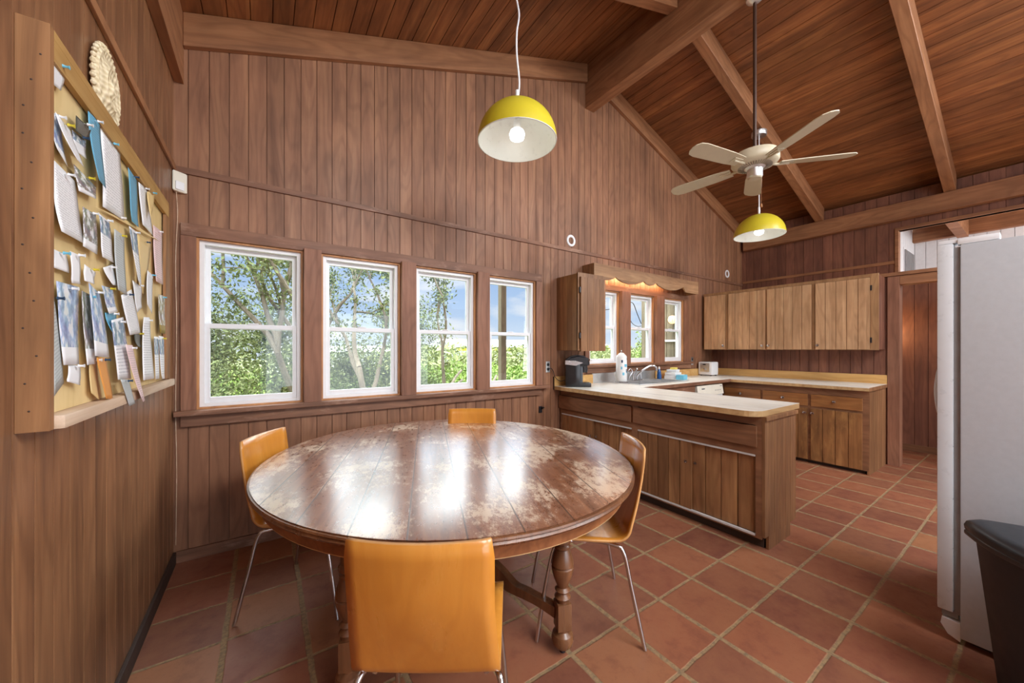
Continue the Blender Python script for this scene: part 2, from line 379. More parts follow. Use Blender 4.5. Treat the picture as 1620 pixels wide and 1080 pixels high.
# ------------------------------------------------------------------ room shell
YB, XH = 3.12, 7.6
YR = -3.2
roofL = lambda x: 3.475+.346*x
roofR = lambda x: 6.03-.3335*x
botL = lambda x: 3.262+.346*x
botR = lambda x: 5.819-.3335*x
def roof(x): return roofL(x) if x < 3.72 else roofR(x)

struct(MB().box(-.1, 10.2, YR-.2, 3.2, -.12, 0).build('floor', 'tile'))

def planks(m, plane, sgn, a0, a1, zlo, zhi, period, off, holes=(), gap=.005, depth=.009, back=.014, axis='x'):
    """upright boards with open grooves between them; plane = coordinate of the visible face"""
    k = math.floor((a0-off)/period); f = zhi if callable(zhi) else (lambda a: zhi)
    cuts = []
    while off+k*period < a1:
        cuts.append((max(a0, off+k*period), min(a1, off+(k+1)*period))); k += 1
    extra = []
    for s0, s1 in cuts:
        brk = sorted({s0, s1} | {h for H in holes for h in H[:2] if s0 < h < s1} | ({3.72} if axis == 'x' and callable(zhi) and s0 < 3.72 < s1 else set()))
        for p, q in zip(brk, brk[1:]):
            if q-p < 1e-4: continue
            e0 = p+(gap/2 if p == s0 and p > a0 else 0); e1 = q-(gap/2 if q == s1 and q < a1 else 0)
            mid = (p+q)/2; spans = [(zlo, None)]
            for H in holes:
                if H[0] < mid < H[1]:
                    spans = [(z0, H[2]) if z0 < H[2] else (z0, z1) for z0, z1 in spans]+[(H[3], None)]
            for z0, z1 in spans:
                t0 = f(e0) if z1 is None else z1; t1 = f(e1) if z1 is None else z1
                if axis == 'x': pts = [(e0, plane, z0), (e1, plane, z0), (e1, plane, t1), (e0, plane, t0)]; d = (0, sgn*depth, 0)
                else: pts = [(plane, e0, z0), (plane, e1, z0), (plane, e1, t1), (plane, e0, t0)]; d = (sgn*depth, 0, 0)
                m.prism(pts, d, None)
                # backing behind the groove
                if axis == 'x': pts = [(p, plane+sgn*depth, z0), (q, plane+sgn*depth, z0), (q, plane+sgn*depth, t1), (p, plane+sgn*depth, t0)]; d = (0, sgn*(back+.1), 0)
                else: pts = [(plane+sgn*depth, p, z0), (plane+sgn*depth, q, z0), (plane+sgn*depth, q, t1), (plane+sgn*depth, p, t0)]; d = (sgn*(back+.06), 0, 0)
                m.prism(pts, d, None)
    return m

WZ0, WZ1 = .965, 2.085
KZ0, KZ1 = 1.165, 2.09
holes = [(.112, .715, WZ0, WZ1), (.836, 1.436, WZ0, WZ1), (1.566, 2.166, WZ0, WZ1), (2.303, 2.895, WZ0, WZ1),
         (3.705, 4.25, KZ0, KZ1), (4.425, 4.985, KZ0, KZ1), (5.17, 5.72, KZ0, KZ1)]
m = planks(MB(), YB, 1, 0, XH, 0, roof, .105, .071, holes)
struct(m.build('wall_back', 'wall_x'))
m = planks(MB(), 0, -1, YR, YB, 0, 3.475, .1, .036, axis='y')
struct(m.build('wall_left', 'wall_y'))
# far hall wall with a high opening into the white room
m = planks(MB(), XH, 1, YR, YB, 0, 3.47, .12, .05, [(-1.4, 1.16, 2.28, 2.96)], axis='y')
struct(m.build('wall_hall', 'hall'))
# rear wall behind the photographer, with a wide glazed opening and a gable light
m = MB()
m.box(-.1, .4, YR-.15, YR, 0, 3.4).box(4.9, 7.7, YR-.15, YR, 0, 2.5).box(.4, 4.9, YR-.15, YR, 2.35, 2.6)
m.box(0, 1.6, YR-.15, YR, 2.6, 3.45).box(5.8, 7.6, YR-.15, YR, 2.5, 3.4).box(.4, 4.9, YR-.15, YR, 0, .06)
m.prism([(0, YR, 3.45), (7.6, YR, 3.45), (7.6, YR, 3.5), (3.72, YR, 4.8), (0, YR, 3.48)], (0, -.15, 0), None)
struct(m.build('wall_rear', 'wall_x'))
# ceiling boards
def deck(f, x0, x1):
    m = MB(); w = .125; x = x0
    while x < x1-1e-6:
        q = min(x+w, x1); a, b = x+.003, q-.003
        m.prism([(a, YR-.1, f(a)), (b, YR-.1, f(b)), (b, YR-.1, f(b)+.012), (a, YR-.1, f(a)+.012)], (0, YB-YR+.2, 0), None); x = q
    m.prism([(x0, YR-.1, f(x0)+.0121), (x1, YR-.1, f(x1)+.0121), (x1, YR-.1, f(x1)+.1), (x0, YR-.1, f(x0)+.1)], (0, YB-YR+.2, 0), None)
    return m
struct(deck(roofL, -.1, 3.72).build('ceiling', 'deck'))
struct(deck(roofR, 3.72, 7.75).build('ceiling', 'deck'))
# ridge beam (two boards), wall rafters, plate beams
m = MB().box(3.65, 3.79, YR, YB-.002, 4.23, 4.55, .004).box(3.657, 3.783, YR, YB-.002, 4.553, 4.76, .004)
struct(m.build('trim_ridge_beam', 'beam_y'))
struct(MB().box(0.001, .05, YR, YB-.001, 3.055, 3.49, .003).build('trim_left_plate_beam', 'beam_y'))
struct(MB().box(7.50, 7.599, YR, YB-.06, 3.09, 3.31, .004).build('trim_right_plate_beam', 'beam_y'))
def rafter(side, y0, y1, mat='beam_x'):
    m = MB()
    if side == 'L': x0, x1, b, t = .05, 3.649, botL, roofL
    else: x0, x1, b, t = 3.791, 7.56, botR, roofR
    m.prism([(x0, y0, b(x0)), (x1, y0, b(x1)), (x1, y0, t(x1)-.001), (x0, y0, t(x0)-.001)], (0, y1-y0, 0), None)
    bmesh.ops.bevel(m.b, geom=list(m.b.edges), offset=.004, segments=1, affect='EDGES')
    return m
for i, (a, b) in enumerate(((3.075, 3.119), (1.940, 2.040), (.652, .752), (-.64, -.54), (-1.93, -1.83))):
    for s in 'LR':
        struct(rafter(s, a, b).build('trim_rafter', 'beam_l' if s == 'L' else 'beam_r'))
# battens and baseboards
struct(MB().box(.012, XH-.001, YB-.014, YB, 2.482, 2.522, .003).build('trim_batten_back', 'trim_x'))
struct(MB().box(0, .014, YR, YB, 2.482, 2.522, .003).build('trim_batten_left', 'beam_y'))
struct(MB().box(XH-.014, XH, 1.19, YB-.014, 2.52, 2.56, .003).build('trim_batten_hall', 'beam_y'))
struct(MB().box(.015, 3.24, YB-.018, YB, 0, .072, .003).build('baseboard_back', 'trim_x'))
struct(MB().box(0, .016, YR, YB-.018, 0, .075, .003).build('baseboard_left', 'kick'))
struct(MB().box(XH-.016, XH, YR, YB, 0, .09, .003).build('baseboard_hall', 'rail_y'))
struct(MB().box(XH-.02, XH+.1, -1.46, 1.19, 2.96, 3.0, .003).box(XH-.02, XH+.1, 1.155, 1.19, 2.26, 2.96, .003).build('trim_hall_opening', 'beam_y'))

# low partition carrying the kitchen cabinets, doorway to the hall
XP = 6.55
m = planks(MB(), XP, 1, 1.08, YB, 0, 2.2, .105, .04, axis='y', back=.03)
struct(m.build('wall_partition', 'hall'))
struct(MB().box(XP, XP+.12, -1.2, .10, 0, 2.2).build('wall_partition_side', 'hall'))
struct(MB().box(XP-.03, XP+.15, -1.2, YB-.02, 2.205, 2.245, .004).build('trim_partition_cap', 'beam_y'))
dr = empty('door_1', (XP, .55, 0)); struct(dr)
MB().box(XP-.02, XP+.13, .975, 1.075, 0, 2.2, .003).build('door_jamb', 'beam_z', dr)
MB().box(XP-.02, XP+.13, .085, .12, 0, 2.2, .003).build('door_jamb', 'beam_z', dr)
MB().box(XP-.021, XP+.13, .12, .974, 2.10, 2.2, .003).build('door_header', 'beam_y', dr)
# white room beyond the high opening
m = MB()
for k in range(26): m.box(10., 10.02, -1.9+k*.13, -1.775+k*.13, 0, 3.6)
m.box(10.02, 10.1, -2, 1.5, 0, 3.6)
struct(m.build('wall_far_room', 'whitepaint'))
m = MB()
for k in range(17): m.box(7.72+k*.135, 7.85+k*.135, 1.36, 1.38, 2.0, 3.4)
m.box(7.7, 10., 1.38, 1.46, 2., 3.5)
struct(m.build('wall_far_room_side', 'whitepaint'))
struct(MB().box(7.72, 10.1, -2, 1.36, 3.50, 3.58).build('ceiling_far_room', 'deck'))
struct(MB().box(9.88, 9.999, -2, 1.359, 3.22, 3.499, .004).box(7.72, 9.879, .74, .86, 3.17, 3.499, .004).build('trim_far_room_beam', 'beam_y'))
lv = empty('wall_vent', (9.56, 1.35, 2.82), 'grey slatted vent grille on the white wall seen through the high opening', 'vent')
m = MB()
for k in range(8): m.box(9.22+k*.09, 9.25+k*.09, 1.335, 1.351, 2.62, 3.0)
m.build('slats', 'gasket', lv); MB().box(9.18, 9.93, 1.352, 1.3595, 2.59, 3.03).build('frame', 'white', lv)
light('hall_lamp_warm', 'POINT', (7.42, 1.27, 1.55), 7, (1, .62, .28), .05)
light('hall_daylight', 'AREA', (7.05, -2.2, 1.6), 26, (1, .96, .92), .7, 1.8, target=(7.1, 3, 1.0))

# ------------------------------------------------------------------ windows
def window(n, x0, x1, z0, z1, zm):
    w = empty('window_%d' % n, ((x0+x1)/2, YB+.03, z0)); struct(w)
    y = YB+.022; f = .026
    m = MB()
    for a in ((x0, x0+f, z0, z1), (x1-f, x1, z0, z1), (x0+f, x1-f, z0, z0+f*.9), (x0+f, x1-f, z1-f, z1)): m.box(a[0], a[1], y, y+.075, a[2], a[3], .0015)
    m.build('window_frame', 'white', w)
    def sash(name, za, zb, ya, s=.027, top=.027, bot=.035):
        m = MB(); a, b = x0+f, x1-f
        for q in ((a, a+s, za, zb), (b-s, b, za, zb), (a+s, b-s, za, za+bot), (a+s, b-s, zb-top, zb)): m.box(q[0], q[1], ya, ya+.024, q[2], q[3], .0015)
        o = m.build(name, 'white', w)
        MB().box(a+s, b-s, ya+.010, ya+.013, za+bot, zb-top).build('pane', 'glass', o)
        return o
    sash('lower_sash', z0+f*.9, zm+.018, y+.012, bot=.036, top=.032)
    sash('upper_sash', zm-.018, z1-f, y+.044, top=.03, bot=.03)
    MB().box((x0+x1)/2-.03, (x0+x1)/2+.03, y+.006, y+.03, zm+.018, zm+.026, .001).build('sash_lock', 'white', w)
    return w
WX = [(.124, .703), (.848, 1.424), (1.580, 2.154), (2.317, 2.882)]
KX = [(3.717, 4.238), (4.440, 4.973), (5.184, 5.706)]
for i, (a, b) in enumerate(WX): window(i+1, a, b, .976, 2.074, 1.512)
for i, (a, b) in enumerate(KX): window(i+5, a, b, 1.176, 2.078, 1.63)

def stops(xs, z0, z1):
    m = MB(); y0, y1 = YB-.004, YB+.06
    for a, b in xs:
        m.box(a-.012, a, y0, y1, z0-.011, z1+.011).box(b, b+.012, y0, y1, z0-.011, z1+.011).box(a, b, y0, y1, z1, z1+.011).box(a, b, y0, y1, z0-.011, z0)
    return m
struct(stops(WX, .976, 2.074).build('trim_window_stop', 'stop'))
struct(stops(KX, 1.176, 2.078).build('trim_window_stop', 'stop'))
# casings of the four dining windows
m = MB(); ya, yb = YB-.022, YB
m.box(.036, .112, ya, yb, .965, 2.085, .003)
for a, b in ((.718, .833), (1.439, 1.563), (2.169, 2.300)): m.box(a, b, YB-.05, yb, .955, 2.10, .003)
m.box(2.897, 2.972, ya, yb, .965, 2.085, .003)
struct(m.build('trim_window_casing', 'beam_z'))
struct(MB().box(.036, 2.972, ya, yb, 2.086, 2.165, .003).box(.01, 3.05, YB-.075, yb, .935, .965, .003).box(.036, 2.96, YB-.03, yb, .862, .934, .003).build('trim_window_head', 'trim_x'))
# casings of the three kitchen windows
m = MB()
m.box(3.63, 3.704, ya, yb, 1.165, 2.09, .003)
for a, b in ((4.25, 4.42), (4.985, 5.165)): m.box(a, b, YB-.06, yb, 1.155, 2.10, .003)
m.box(5.72, 5.84, ya, yb, 1.165, 2.09, .003)
struct(m.build('trim_kitchen_window_casing', 'beam_z'))
struct(MB().box(3.63, 5.84, ya, yb, 2.091, 2.165, .003).box(3.60, 5.93, YB-.06, yb, 1.135, 1.164, .003).box(3.66, 5.9, YB-.025, yb, 1.066, 1.134, .003).build('trim_kitchen_window_head', 'trim_x'))

# ------------------------------------------------------------------ worktop (continuous) and sink
ZC, TC = .945, .040
XPF, XPB, YE = 3.15, 3.865, 1.078      # peninsula front, back, near end
SX0, SX1, SY0, SY1 = 4.02, 4.98, 2.62, 3.04
wt = empty('worktop', (3.5, 2.0, ZC-TC), 'long pale butcher block worktop running along peninsula, sink wall and cabinet wall', 'worktop')
def arc(cx, cy, r, a0, a1, n=6): return [(cx+r*math.cos(math.radians(a0+(a1-a0)*k/n)), cy+r*math.sin(math.radians(a0+(a1-a0)*k/n))) for k in range(n+1)]
out = arc(XPF+.11, YE+.11, .11, 180, 270)+[(XPB, YE), (XPB, 2.47), (XPB, YB-.001), (XPF, YB-.001)]
MB().prism([(x, y, ZC-TC) for x, y in out], (0, 0, TC-.002), None).build('peninsula_edge_slab', 'edge', wt)
MB().prism([(x+(.0015 if x < 3.3 else 0), y, ZC-.002) for x, y in out], (0, 0, .002), None).build('peninsula_top', 'butcher', wt)
m = MB(); yf = 2.475
m.box(XPB, SX0, yf, YB-.001, ZC-TC, ZC).box(SX0, SX1, yf, SY0, ZC-TC, ZC).box(SX0, SX1, SY1, YB-.001, ZC-TC, ZC).box(SX1, 5.79, yf, YB-.001, ZC-TC, ZC)
m.build('sink_run_top', 'butcher_x', wt)
MB().box(XPB, 5.79, yf-.006, yf, ZC-TC, ZC-.001).build('sink_run_edge', 'trim_x', wt)
MB().box(5.79, XP-.001, YE, YB-.001, ZC-.006, ZC).build('cabinet_run_top', 'butcher', wt)
MB().box(5.79, XP-.001, YE, YB-.001, ZC-TC, ZC-.0061).build('cabinet_run_edge', 'edge', wt)
MB().box(XPF, 3.76, YB-.022, YB-.001, ZC, 1.05, .002).build('backsplash', 'splash', wt)
MB().box(5.0, XP-.022, YB-.022, YB-.001, ZC, 1.05, .002).build('backsplash', 'splash', wt)
MB().box(XP-.022, XP-.001, YE, YB-.001, ZC, 1.05, .002).build('backsplash', 'splash', wt)
MB().box(XPF-.004, XPF, YB-.022, YB-.001, ZC-TC, 1.05).build('end_strip', 'kick', wt)
MB().box(5.79, XP-.001, YE-.003, YE, ZC-TC, ZC-.0015).build('end_cap', 'cab_x', wt)

sk = empty('kitchen_sink', (4.5, 2.8, ZC), 'stainless steel double bowl sink set into worktop under the kitchen windows', 'sink')
m = MB(); xm = (SX0+SX1)/2; r = .03
for a, b in ((SX0+r, xm-r/2), (xm+r/2, SX1-r)):
    c, d = SY0+r, SY1-.06; t = .002
    m.box(a, b, c, d, ZC-.17, ZC-.168).box(a-t, a, c, d, ZC-.17, ZC+.002).box(b, b+t, c, d, ZC-.17, ZC+.002).box(a, b, c-t, c, ZC-.17, ZC+.002).box(a, b, d, d+t, ZC-.17, ZC+.002)
m.build('bowls', 'steel', sk)
m = MB(); z0, z1 = ZC+.0005, ZC+.005
m.box(SX0-.012, SX0+r, SY0-.012, SY1+.012, z0, z1, .001).box(SX1-r, SX1+.012, SY0-.012, SY1+.012, z0, z1, .001).box(SX0+r, SX1-r, SY0-.012, SY0+r, z0, z1, .001).box(SX0+r, SX1-r, SY1-.06, SY1+.012, z0, z1, .001).box(xm-r/2, xm+r/2, SY0+r, SY1-.06, z0, z1, .001)
m.build('rim', 'steel', sk)
for a in (xm-.25, xm+.25): MB().lathe([(.04, ZC-.168), (.04, ZC-.165), (.02, ZC-.166)], (a, 2.8, 0), 20).build('drain', 'chrome', sk)
tag(MB().box(3.76, 5.0, YB-.012, YB-.001, ZC, 1.06, .001).build('steel_splash_panel', 'steel'), 'thin steel splash panel along the wall behind the sink', 'splash panel')

fc = empty('faucet', (4.482, 3.0, ZC), 'chrome kitchen faucet with curved spout behind the sink', 'faucet')
MB().box(4.390, 4.574, 2.995, 3.035, ZC+.005, ZC+.02, .004).build('base_plate', 'chrome', fc)
MB().tube(bez([(4.482, 3.015, ZC+.01), (4.482, 3.01, ZC+.06), (4.543, 2.96, ZC+.14), (4.620, 2.90, ZC+.195), (4.673, 2.87, ZC+.185), (4.684, 2.865, ZC+.135)]), [.015]*6+[.012]*25, 12).build('spout', 'chrome', fc, True)
MB().tube([(4.405, 3.015, ZC+.01), (4.405, 3.015, ZC+.075)], .017, 12).tube([(4.405, 3.015, ZC+.07), (4.436, 2.98, ZC+.15)], .007, 8).ball((4.436, 2.98, ZC+.155), .014).build('handle', 'chrome', fc, True)
MB().tube([(4.558, 3.015, ZC+.01), (4.558, 3.015, ZC+.085)], [.014, .017], 12).ball((4.558, 3.015, ZC+.09), .018).build('sprayer', 'chrome', fc, True)

# ------------------------------------------------------------------ peninsula cabinet
XF = 3.24; ye = 1.067; xb = 3.76
pc = empty('peninsula_cabinet', (3.5, 2.09, 0), 'brown wood peninsula cabinet with sliding doors under the pale worktop', 'cabinet')
m = MB().box(XF+.045, XF+.06, ye+.02, YB-.02, .085, ZC-TC).box(xb-.018, xb, ye+.02, 2.5, .085, ZC-TC).box(XF+.03, xb-.018, ye+.02, YB-.02, .085, .1)
m.build('body', 'kick', pc)
m = MB()
a = ye+.02
for y0, y1, z0, z1 in ((ye+.02, YB-.02, .843, ZC-TC-.001), (ye+.02, YB-.02, .641, .700), (ye+.02, YB-.02, .078, .088), (ye+.02, 1.124, .088, .843), (2.070, 2.133, .088, .843), (3.078, YB-.02, .088, .843)):
    m.box(XF-(.0008 if z1-z0 > .5 else 0), XF+.02, y0, y1, z0, z1)
m.build('face_frame', 'rail_y', pc)
m = planks(MB(), ye, 1, XF, xb, .095, ZC-TC-.001, .09, XF-.03, depth=.004, axis='x', gap=.003); 
for v in m.b.verts:
    if v.co.y > ye+.019: v.co.y = ye+.019
m.box(XF+.06, xb-.1, ye+.0005, ye+.018, 0, .0955)
m.build('end_panel', 'cab_x', pc)
MB().box(XF-.001, xb+.012, ye-.012, ye-.0005, ZC-TC-.028, ZC-TC-.001, .002).build('end_moulding', 'cab_x', pc)
MB().box(XF+.062, XF+.08, ye+.03, YB-.02, 0, .084).box(xb-.1, xb-.085, ye+.03, 2.5, 0, .084).build('toe_kick', 'kick', pc)
for y0, y1 in ((1.113, 2.108), (2.133, 3.112)):
    MB().box(XF-.018, XF-.0005, y0, y1, .695, .838, .003).build('drawer_front', 'rail_y', pc)
def slat_door(m, x, y0, y1, z0, z1, sgn, th=.016):
    n = max(3, round((y1-y0)/.105)); w = (y1-y0)/n
    for k in range(n):
        m.box(min(x, x+sgn*th), max(x, x+sgn*th), y0+k*w+.003, y0+(k+1)*w-.003, z0, z1, .0012)
    b0, b1 = (x+.008, x+th+.001) if sgn > 0 else (x-th+.009, x-.0002)
    m.box(b0, b1, y0+.002, y1-.002, z0+.001, z1-.001)
    return m
def ring_pull(parent, x, y, z, name='finger_pull'):
    o = MB().lathe([(.013, 0), (.013, -.003), (.008, -.004), (.007, -.001), (.004, .0)], (x, y, z), 20, 'x').build(name, 'chrome', parent, True)
    return o
for y0, y1, x, pull in ((1.575, 2.066, XF+.002, 1.623), (1.13, 1.59, XF+.020, 1.555), (2.60, 3.076, XF+.002, 2.65), (2.137, 2.615, XF+.020, 2.58)):
    d = slat_door(MB(), x, y0, y1, .104, .628, 1, .014).build('sliding_door', 'cab_y', pc)
    ring_pull(d, x-.001, pull, .468)
for y0, y1 in ((1.127, 2.068), (2.136, 3.076)):
    MB().box(XF-.004, XF+.019, y0, y1, .628, .640, .001).build('upper_track', 'trackwhite', pc)
    MB().box(XF-.004, XF+.019, y0, y1, .089, .101, .001).build('lower_track', 'trackwhite', pc)

# ------------------------------------------------------------------ base cabinets of the kitchen
def knob(parent, p, axis='x', sgn=-1, name='knob', mat='chrome', r=.018):
    prof = [(.005, 0), (.005, sgn*.012), (r*.8, sgn*.014), (r, sgn*.02), (r*.85, sgn*.026), (r*.3, sgn*.029)]
    return MB().lathe(prof, p, 16, axis).build(name, mat, parent, True)
XR = 5.85
bc = empty('base_cabinet', (6.2, 1.8, 0), 'worn brown base cabinet with drawers below the far wall cabinets', 'cabinet')
MB().box(XR+.022, XP-.002, YE+.032, YB-.02, .045, ZC-TC-.001).build('carcass', 'kick', bc)
m = MB()
for y0, y1, z0, z1 in ((YE+.015, 2.9, .825, ZC-TC-.001), (YE+.015, 2.9, .655, .685), (YE+.015, 2.9, .04, .06), (YE+.015, 1.145, .06, .825), (1.59, 1.63, .06, .825), (2.09, 2.13, .06, .825), (2.57, 2.9, .06, .825)): m.box(XR-(.0006 if z1-z0 > .5 else 0), XR+.02, y0, y1, z0, z1)
m.build('face_frame', 'rail_y', bc)
m = planks(MB(), YE+.012, 1, XR+.001, XP-.002, .0, ZC-TC-.001, .085, XR, depth=.004, axis='x', gap=.003)
for v in m.b.verts:
    if v.co.y > YE+.03: v.co.y = YE+.03
    if v.co.x < XR+.021: v.co.x = max(v.co.x, XR-.0002)
m.build('end_panel', 'cab_x', bc)
MB().box(XR+.045, XR+.06, YE+.05, 2.9, 0, .045).build('toe_kick', 'kick', bc)
for y0, y1 in ((1.143, 1.593), (1.625, 2.098), (2.126, 2.575)):
    d = MB().box(XR-.017, XR-.0005, y0, y1, .682, .822, .003).build('drawer', 'drawer_r', bc)
    knob(d, (XR-.017, (y0+y1)/2+.01, .756))
for y0, y1, k in ((1.143, 1.597, 1.575), (1.625, 2.098, 1.65), (2.126, 2.575, 2.55)):
    d = slat_door(MB(), XR-.0005, y0, y1, .045, .655, -1, .017).build('door', 'base_r', bc)
    knob(d, (XR-.018, k, .60))
sb = empty('sink_cabinet', (4.4, 2.75, 0), 'dark brown cabinet under the sink behind the peninsula', 'cabinet')
MB().box(3.87, 4.93, 2.50, 3.10, .05, .76).build('carcass', 'kick', sb)
MB().box(3.80, 4.94, 2.497, 2.515, .78, .904).build('apron_rail', 'trim_x', sb)
d = MB().box(3.90, 4.40, 2.478, 2.497, .08, .77, .002).build('door', 'cab_x', sb); MB().box(4.42, 4.92, 2.478, 2.497, .08, .77, .002).build('door', 'cab_x', sb)
dw = empty('dishwasher', (5.29, 2.8, 0), 'white dishwasher below the counter corner, only control panel showing', 'dishwasher')
MB().box(4.975, 5.60, 2.52, 3.10, .02, .885).build('body', 'gasket', dw)
MB().box(4.975, 5.60, 2.485, 2.52, .10, .755, .004).build('door', 'fridgedoor', dw)
cp = MB().prism([(4.97, 2.47, .76), (4.97, 2.49, .888), (4.97, 2.52, .888), (4.97, 2.52, .76)], (.63, 0, 0), None).build('control_panel', 'cream', dw)
m = MB()
for x, w in ((5.07, .010), (5.082, .008), (5.093, .011), (5.107, .007), (5.117, .010), (5.13, .007)): m.box(x, x+w, 2.4785, 2.486, .842, .854)
m.build('lettering', 'greyplastic', cp)
m = MB()
for k in range(4): MB().lathe([(.007, 2.476), (.007, 2.4785)], (5.40+.04*k, 0, .815), 12, 'y').build('button', 'gasket', cp)
MB().box(5.53, 5.57, 2.479, 2.486, .862, .870).build('display', 'gasket', cp)

# ------------------------------------------------------------------ wall cabinets
uc = empty('wall_cabinet', (6.4, 2.1, 1.35), 'long golden brown wall cabinet with four plank doors above the far counter', 'cabinet')
xu = 6.25
MB().box(xu+.02, XP-.002, 1.10, YB-.03, 1.352, 2.203).build('carcass', 'hall', uc)
m = MB()
for y0, y1, z0, z1 in ((1.095, YB-.03, 2.185, 2.222), (1.095, YB-.03, 1.345, 1.362), (1.095, 1.165, 1.362, 2.185), (1.66, 1.705, 1.362, 2.185), (2.20, 2.23, 1.362, 2.185), (2.705, 2.755, 1.362, 2.185), (3.06, YB-.03, 1.362, 2.185)): m.box(xu, xu+.02, y0, y1, z0, z1)
m.build('face_frame', 'upperframe', uc)
for y0, y1, k in ((2.757, 3.072, 2.782), (2.226, 2.713, 2.258), (1.706, 2.204, 2.180), (1.165, 1.668, 1.640)):
    d = slat_door(MB(), xu-.0005, y0, y1, 1.352, 2.180, -1, .018).build('door', 'upper', uc)
    knob(d, (xu-.019, k, 1.405))
for z in (1.43, 2.03): MB().box(xu-.008, xu, 1.150, 1.163, z, z+.06).build('hinge', 'black', uc)

cc = empty('wall_cabinet', (3.4, 2.95, 1.342), 'single brown wall cabinet above the coffee maker left of kitchen windows', 'cabinet')
m = planks(MB(), 3.20, 1, 2.79, YB-.001, 1.342, 2.155, .085, 2.79, axis='y', gap=.003, depth=.004)
for v in m.b.verts:
    if v.co.x > 3.215: v.co.x = 3.215
m.build('side_panel', 'cab_y', cc)
MB().box(3.2155, 3.59, 2.80, YB-.001, 1.345, 2.15).build('carcass', 'kick', cc)
MB().box(3.20, 3.595, 2.782, 2.7995, 1.342, 1.36).box(3.20, 3.595, 2.782, 2.7995, 2.12, 2.165).box(3.20, 3.222, 2.782, 2.7995, 1.36, 2.12).build('face_frame', 'cab_x', cc)
m = MB()
for k in range(4): m.box(3.226+k*.094+.0015, 3.226+(k+1)*.094-.0015, 2.762, 2.781, 1.335, 2.118, .001)
m.box(3.228, 3.600, 2.766, 2.780, 1.337, 2.116); m.build('door', 'cab_x', cc)
for z in (1.47, 1.95): MB().box(3.212, 3.228, 2.765, 2.781, z, z+.06).build('hinge', 'black', cc)

# scalloped valance with the warm tube light behind it
vy = 2.93
va = empty('window_valance', (4.7, 2.95, 2.17), 'scalloped wooden valance board above the kitchen windows', 'valance')
bp = [(3.60, 2.165), (3.76, 2.165), (3.86, 2.172), (3.93, 2.195), (3.975, 2.222), (4.02, 2.196), (4.10, 2.172), (4.22, 2.160), (4.36, 2.172), (4.47, 2.205), (4.52, 2.228), (4.56, 2.200), (4.63, 2.182), (4.70, 2.190), (4.75, 2.215), (4.79, 2.225), (4.83, 2.200), (4.95, 2.172), (5.10, 2.162), (5.25, 2.180), (5.36, 2.212), (5.415, 2.236), (5.44, 2.200), (5.47, 2.170), (5.62, 2.168), (5.80, 2.168)]
pts = [(x, vy, z) for x, z in bp]+[(5.80, vy, 2.345), (3.60, vy, 2.345)]
m = MB()
tris = []
a = [m.b.verts.new((x, vy, z)) for x, z in bp]; b = [m.b.verts.new((x, vy, 2.345)) for x, z in bp]
a2 = [m.b.verts.new((x, vy+.02, z)) for x, z in bp]; b2 = [m.b.verts.new((x, vy+.02, 2.345)) for x, z in bp]
for i in range(len(bp)-1):
    m.b.faces.new((a[i], a[i+1], b[i+1], b[i])); m.b.faces.new((a2[i+1], a2[i], b2[i], b2[i+1])); m.b.faces.new((a[i], a2[i], a2[i+1], a[i+1])); m.b.faces.new((b[i+1], b2[i+1], b2[i], b[i]))
m.b.faces.new((a[0], b[0], b2[0], a2[0])); m.b.faces.new((a[-1], a2[-1], b2[-1], b[-1]))
m.build('front_board', 'valance', va)
MB().box(3.60, 3.62, vy+.0205, YB-.002, 2.165, 2.345).build('end_board', 'cab_y', va); MB().box(5.78, 5.80, vy+.0205, YB-.002, 2.168, 2.345).build('end_board', 'cab_y', va)
tl = empty('tube_light', (4.6, 3.02, 2.27), 'warm glowing tube light hidden behind the wooden valance', 'lamp')
MB().box(3.75, 5.2, 3.01, 3.06, 2.285, 2.32).build('housing', 'white', tl)
MB().tube([(3.80, 3.035, 2.268), (5.15, 3.035, 2.268)], .013, 10).build('tube', 'warmtube', tl)

# ------------------------------------------------------------------ things on the worktop
cm = empty('coffee_maker', (3.335, 2.94, ZC), 'black and silver single cup coffee maker on the worktop beside the wall', 'coffee maker', rz=math.radians(-38))
# local frame: front of the machine towards +x
def rbox(m, x0, x1, y0, y1, z0, z1, b): return m.box(x0, x1, y0, y1, z0, z1, b)
rbox(MB(), -.13, .03, -.09, .09, .0, .27, .02).build('body', 'brewer', cm, True, local=True)
rbox(MB(), .02, .06, -.07, .07, .03, .25, .01).build('column', 'greyplastic', cm, True, local=True)
m = MB(); m.prism([(-.13, -.095, .24), (.125, -.095, .215), (.135, -.095, .29), (.10, -.095, .335), (.0, -.095, .352), (-.09, -.095, .33), (-.135, -.095, .27)], (0, .19, 0), None)
bmesh.ops.bevel(m.b, geom=list(m.b.edges), offset=.022, segments=3, affect='EDGES'); m.build('head', 'black', cm, True, local=True)
MB().lathe([(.04, .155), (.046, .17), (.046, .235)], (.075, 0, 0), 24).build('brew_spout', 'black', cm, True, local=True)
m = MB(); m.prism([(-.132, -.0975, .245), (-.02, -.0975, .232), (.06, -.0975, .262), (-.02, -.0975, .285), (-.13, -.0975, .29)], (0, .195, 0), None); m.build('band', 'silverlight', cm, local=True)
rbox(MB(), -.12, .15, -.085, .085, .0, .045, .015).build('drip_tray', 'black', cm, True, local=True)
MB().tube(bez([(.12, -.06, .30), (.15, -.06, .29), (.15, .06, .29), (.12, .06, .30)]), .007, 8).build('handle', 'chrome', cm, True, local=True)
mm = MB().tube(bez([(3.26, 3.02, 1.02), (3.20, 3.06, 1.00), (3.145, 3.085, 1.05), (3.13, 3.095, 1.11), (3.10, 3.10, 1.145), (3.07, 3.106, 1.135)]), .004, 6)
mm.xf((Matrix.Translation((3.335, 2.94, ZC)) @ Matrix.Rotation(math.radians(-38), 4, 'Z')).inverted())
